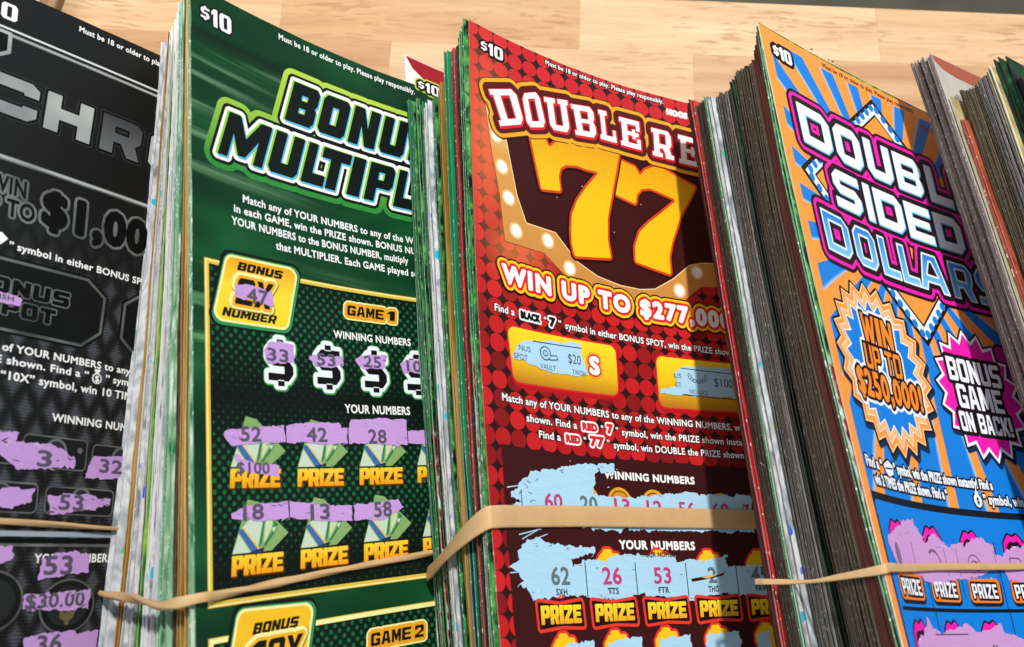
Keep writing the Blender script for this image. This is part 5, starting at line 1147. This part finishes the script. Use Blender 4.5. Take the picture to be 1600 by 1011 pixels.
for k, (pts, s, u0, u1, v, h) in enumerate([
    ([(1.5, 10.50), (2.39, 10.51), (2.33, 10.72), (3.17, 10.67), (3.4, 10.74), (3.80, 10.94), (3.79, 11.17), (3.1, 11.24), (2.38, 11.28), (2.0, 11.0), (1.5, 11.0)], '3', 2.86, 3.22, 11.19, .36),
    ([(4.11, 11.37), (4.22, 10.98), (4.3, 10.84), (5.13, 10.76), (5.9, 10.8), (5.9, 11.3), (5.15, 11.25), (4.7, 11.34)], '32', 4.48, 5.14, 11.20, .32),
    ([(1.4, 11.72), (2.5, 11.66), (2.89, 11.66), (2.84, 11.93), (2.5, 12.05), (1.4, 12.1)], '5', 1.8, 2.1, 12.03, .3),
    ([(3.20, 11.80), (3.7, 11.73), (4.22, 11.70), (4.5, 11.78), (4.90, 11.77), (4.88, 11.94), (4.3, 12.05), (3.31, 12.20)], '53', 3.50, 4.14, 12.09, .34),
    ([(3.21, 13.13), (4.05, 12.95), (4.47, 13.06), (4.49, 13.44), (3.8, 13.5), (3.18, 13.58)], '53', 3.29, 4.03, 13.47, .40),
    ([(2.86, 14.15), (2.92, 13.84), (3.6, 13.84), (4.60, 13.80), (4.58, 14.24), (3.6, 14.2)], '$30.00', 2.92, 4.45, 14.15, .30),
    ([(2.98, 14.72), (3.5, 14.65), (4.97, 14.72), (4.95, 15.2), (3., 15.2)], '36', 3.3, 3.95, 15.06, .36),
    ([(1.6, 12.86), (2.50, 12.86), (2.48, 13.16), (1.6, 13.3)], '', 0, 0, 0, 0)]):
    A.add(('scratched_patch', 10 + k), ragged(pts, .02, .055, 60 + k), PURPLE, 5)
    if s: A.add(('scratched_patch', 10 + k), text(s, u0, u1, v, h), GREYNUM, 6)
for q_, sd in (([(2.0, 10.6), (3.7, 10.85), (3.8, 11.2), (2.4, 11.26)], 1), ([(3.2, 11.85), (4.9, 11.8), (4.8, 11.95), (3.3, 12.18)], 2), ([(2.9, 13.9), (4.6, 13.85), (4.5, 14.22), (2.9, 14.12)], 3)):
    specks('latex_crumbs', q_, 14, [VBL, ink('#e0cfe8', .4)], 6.5, sd, .05)
A.add('silver_rule', rect(.3, 12.56, 9.9, 12.67), ink('#9ea9b6', .38), 1); A.add('silver_rule', rect(.3, 12.70, 9.9, 12.80), VBL, 1); A.add('silver_rule', rect(.3, 12.82, 9.9, 12.88), DSIL, 1)
A.build()

# ================================================================== two odd tickets that stick out of the piles
sh, o, org = special['redwhite']; A = Art(sh, o, org)
tag(o, 'white ticket with dark red corner poking out between the green and red tickets', 'ticket')
A.add('red_corner', poly((.02, .02), (.25, .35), (.7, .62), (1.3, .78), (2.2, .85), (3.2, .88), (UW, .9), (UW, .02)), ink('#a31f2b'), 1)
L = price(.42, 1.15, .98, .33); A.add('price_mark', contour(L, .12), ink('#c9d24a'), 2); A.add('price_mark', contour(L, .07), BLACK, 3); A.add('price_mark', L, WHITE, 4)
A.add('red_corner', rect(1.0, 1.45, 1.5, 1.9), ink('#b59b6a'), 1)
A.build()
if 'tall' in special:
    sh, o, org = special['tall']; A = Art(sh, o, org)
    tag(o, 'white ticket with a brown red top and grey lettering standing tallest in the rightmost pile', 'ticket')
    A.add('red_corner', poly((.02, .02), (.06, .2), (.4, .42), (1.0, .5), (UW, .55), (UW, .02)), ink('#a8583f'), 1)
    A.add('grey_emblem', contour(text('$', .45, .95, 2.0, .8, XBOLD), .02), ink('#8f8a82'), 2)
    A.add('grey_emblem', circ(1.2, 3.0, .45, .6), ink('#b0a878'), 1)
    A.build()
# ------------------------------------------------------------------ rubber bands
b = NB('tan_rubber'); n = b.noise(b.objco(), 240., 3.); n2 = b.noise(b.objco(), 2500., 2.)
f = b.math('MULTIPLY_ADD', n, .25, .87)
b.bump(n2, .2, .0002)
RUB = b.done(b.mix(1., lin('#cda877'), b.comb(f, f, f), 'MULTIPLY'), .55, 0, .3)
b.b.inputs['Subsurface Weight'].default_value = .0

def band(stk, pts, ht, label):
    """rubber band: pts = (kind, x, T or h, v, half width, twist) along its closed path, swept as a rounded strap"""
    P = []; Wd = []; hw = []; tw = []
    for kind, u, T, v, w, t in pts:
        s, n = surfn(stk, np.array([u], float), np.array([v], float)); e = surf(stk, np.array([u]), np.array([v + .01])) - s
        P.append((s + n * T)[0]); Wd.append(e[0] / np.linalg.norm(e[0])); hw.append(w); tw.append(t)
    P = np.array(P); Wd = np.array(Wd); n = len(P); S = 7
    def cr(A, i, t):
        a, b_, c, d = A[(i - 1) % n], A[i], A[(i + 1) % n], A[(i + 2) % n]
        return .5 * (2 * b_ + (c - a) * t + (2 * a - 5 * b_ + 4 * c - d) * t * t + (3 * b_ - a - 3 * c + d) * t ** 3)
    hw = np.array(hw); tw = np.array(tw)
    Q = []; W2 = []; H = []; TW = []
    for i in range(n):
        for k in range(S):
            t = k / S
            if pts[i][0] == 'l': Q.append(P[i] * (1 - t) + P[(i + 1) % n] * t)
            else: Q.append(cr(P, i, t))
            W2.append(Wd[i] * (1 - t) + Wd[(i + 1) % n] * t); s_ = t * t * (3 - 2 * t)
            H.append(hw[i] * (1 - s_) + hw[(i + 1) % n] * s_); TW.append(tw[i] * (1 - t) + tw[(i + 1) % n] * t)
    Q = world(np.array(Q)); W2 = np.array(W2) @ M3.T; m = len(Q)
    tan = np.roll(Q, -1, 0) - np.roll(Q, 1, 0); tan /= np.linalg.norm(tan, axis=1, keepdims=True)
    W2 -= tan * np.sum(W2 * tan, 1, keepdims=True); W2 /= np.linalg.norm(W2, axis=1, keepdims=True)
    N2 = np.cross(tan, W2)
    K = 12; V = []
    for j in range(m):
        c, s = math.cos(TW[j]), math.sin(TW[j]); wd = W2[j] * c + N2[j] * s; nn = -W2[j] * s + N2[j] * c
        for k in range(K):
            a = 2 * math.pi * k / K; x = math.copysign(abs(math.cos(a)) ** .45, math.cos(a)); y = math.copysign(abs(math.sin(a)) ** .45, math.sin(a))
            V.append(Q[j] + wd * x * H[j] * .01 + nn * y * ht * .01)
    F = [(j * K + k, j * K + (k + 1) % K, ((j + 1) % m) * K + (k + 1) % K, ((j + 1) % m) * K + k) for j in range(m) for k in range(K)]
    V = np.array(V); org = V[0].copy()
    o = mesh_obj('rubber_band', V - org, F, [RUB], smooth=True); o.location = org
    return tag(o, label, 'rubber band', 'rubber bands')

# wide flat band of the red pile
band('red', [('f', 10.3, .2, 13.5, .27, 0), ('f', 9.6, -.07, 13.52, .28, 0), ('f', 7, -.07, 13.54, .28, 0), ('f', 3.6, -.07, 13.60, .27, 0), ('f', 1.2, -.07, 13.70, .265, 0), ('f', .12, -.07, 13.76, .265, 0), ('f', -.13, .10, 13.82, .265, .1),
             ('f', -.12, .8, 14.1, .25, .25), ('f', .10, 1.7, 14.45, .23, .45), ('f', .38, 2.45, 14.7, .20, .3), ('f', .58, 2.93, 14.8, .17, .1), ('f', .95, 3.05, 14.8, .17, 0), ('f', 4, 3.1, 14.5, .2, 0), ('f', 10.1, 3.1, 13.8, .25, 0), ('f', 10.4, 1.5, 13.6, .27, 0)], .035,
     'wide flat tan rubber band across the red ticket')
# twisted band of the green pile
g = [('f', 10.3, .2, 13.3, .09, 0)]
for i, u in enumerate((9, 8, 7, 6, 5, 4.2, 3.4, 2.6, 1.8, 1.1, .5)):
    g.append(('f', u, -.08, 13.70 + (6.9 - u) * .055 + (.0 if u > 4 else (4 - u) * .008), .075 + .018 * (u < 2), .9 * i))
g += [('f', .05, -.10, 14.08, .10, 9.3), ('f', -.10, .35, 14.14, .12, 9.6), ('f', .05, 1.2, 14.18, .11, 10.6), ('f', .22, 2.2, 14.05, .10, 12.0), ('f', .42, 3.2, 13.97, .10, 13.4), ('f', .52, 4.1, 13.88, .10, 14.4), ('f', .75, 4.34, 13.85, .1, 15.7),
      ('f', 4, 4.5, 13.8, .1, 15.7), ('f', 10.1, 4.5, 13.4, .1, 15.7), ('f', 10.4, 2.2, 13.35, .1, 12.56)]
band('green', g, .06, 'thin twisted tan rubber band slanting across the green ticket')
# thin band of the orange pile
band('orange', [('f', 9.9, .2, 13.55, .085, 0), ('f', 9.3, -.09, 13.55, .085, 0), ('f', 7, -.09, 13.66, .085, 0), ('f', 3.5, -.10, 13.76, .085, 0), ('f', 1.2, -.09, 13.9, .09, 0), ('f', .08, -.08, 13.96, .10, 0), ('f', -.08, .08, 14.0, .10, .1),
                ('f', .42, 1.0, 13.97, .075, .3), ('f', .92, 2.0, 13.94, .05, 1.0), ('f', 1.20, 2.9, 13.84, .07, .4), ('f', 1.36, 3.55, 13.76, .075, .2), ('f', 1.7, 3.68, 13.75, .07, 0), ('f', 4, 3.7, 13.7, .08, 0), ('f', 9.9, 3.7, 13.7, .08, 0), ('f', 10.3, 1.8, 13.6, .08, 0)], .03,
     'thin tan rubber band stretched across the purple scratched row of the orange and blue ticket')
# thin band of the black pile
band('black', [('f', 10.3, .1, 12.45, .06, 0), ('f', 9, -.07, 12.46, .06, .4), ('f', 5.1, -.07, 12.46, .065, 1.4), ('f', 3.6, -.07, 12.42, .065, 2.2), ('f', 2.2, -.07, 12.38, .065, 3.1), ('f', .1, -.07, 12.36, .065, 4.2), ('f', -.1, .2, 12.36, .06, 4.71),
               ('f', -.08, .5, 12.36, .06, 4.71), ('f', .3, .62, 12.36, .06, 6.28), ('f', 10, .62, 12.4, .06, 6.28)], .045,
     'thin tan rubber band over the black ticket just above its silver stripe')

# ------------------------------------------------------------------ lint and crumbs
def fibre(pts, r, mat, label):
    P = np.array(pts); n = len(P); V = []; F = []
    t = np.gradient(P, axis=0); t /= np.linalg.norm(t, axis=1, keepdims=True); a = np.cross(t, [0, 0, 1.]); a /= np.linalg.norm(a, axis=1, keepdims=True); c = np.cross(t, a)
    for i in range(n):
        for k in range(5): V.append(P[i] + r * (math.cos(k * 1.2566) * a[i] + math.sin(k * 1.2566) * c[i]))
    F = [(i * 5 + k, i * 5 + (k + 1) % 5, (i + 1) * 5 + (k + 1) % 5, (i + 1) * 5 + k) for i in range(n - 1) for k in range(5)]
    o = mesh_obj('stray_fibre', np.array(V) - P[0], F, [mat], smooth=True); o.location = P[0]; return tag(o, label, 'fibre', 'stray fibres')
LINT = ink('#c9c2b6', .8)
def wallpts(stk, sheet, v0, v1, lift, bend):
    kind, T0, T1, a0, a1, a2, bb = SHEETS[stk][sheet]; out = []
    for i in range(12):
        t = i / 11; v = v0 + (v1 - v0) * t; s, n = surfn(stk, np.array([np.polyval((a0, a1, a2), v)]), np.array([v])); e = surf(stk, np.array([.01]), np.array([v])) - surf(stk, np.array([0.]), np.array([v])); e /= np.linalg.norm(e)
        out.append(world((s + n * (T0 - .6 * t) - e * (lift + bend * math.sin(3.1 * t)))[0]))
    return out
fibre(wallpts('orange', 52, 11.0, 11.5, .03, .10), .00009, LINT, 'fine pale fibre stuck to the ticket edges below the orange and blue ticket')
fibre(wallpts('last', 48, 7.0, 7.5, .03, .25), .0001, LINT, 'curly pale fibre sticking out of the rightmost pile of tickets')
for px, py, s in ((1267, 80, .0004), (1300, 99, .0004), (1294, 96, .0003)):
    p = ray_to_table(px + 1, py - 3); r = np.random.default_rng(px)
    a = np.linspace(0, 2 * np.pi, 8)[:-1]; ring = [(s * (1 + .4 * r.random()) * math.cos(t), .7 * s * (1 + .4 * r.random()) * math.sin(t), s * .35) for t in a]
    V = ring + [(x * 1.1, y * 1.1, 0) for x, y, z in ring] + [(0, 0, s)]
    F = [(i, (i + 1) % 7, 14) for i in range(7)] + [(7 + i, 7 + (i + 1) % 7, (i + 1) % 7, i) for i in range(7)]
    o = mesh_obj('crumb', V, F, [ink('#2b2a22', .9)]); o.location = p; tag(o, 'dark crumb on the wood beyond the top edge of the orange and blue ticket', 'crumb', 'dark crumbs on the wood')
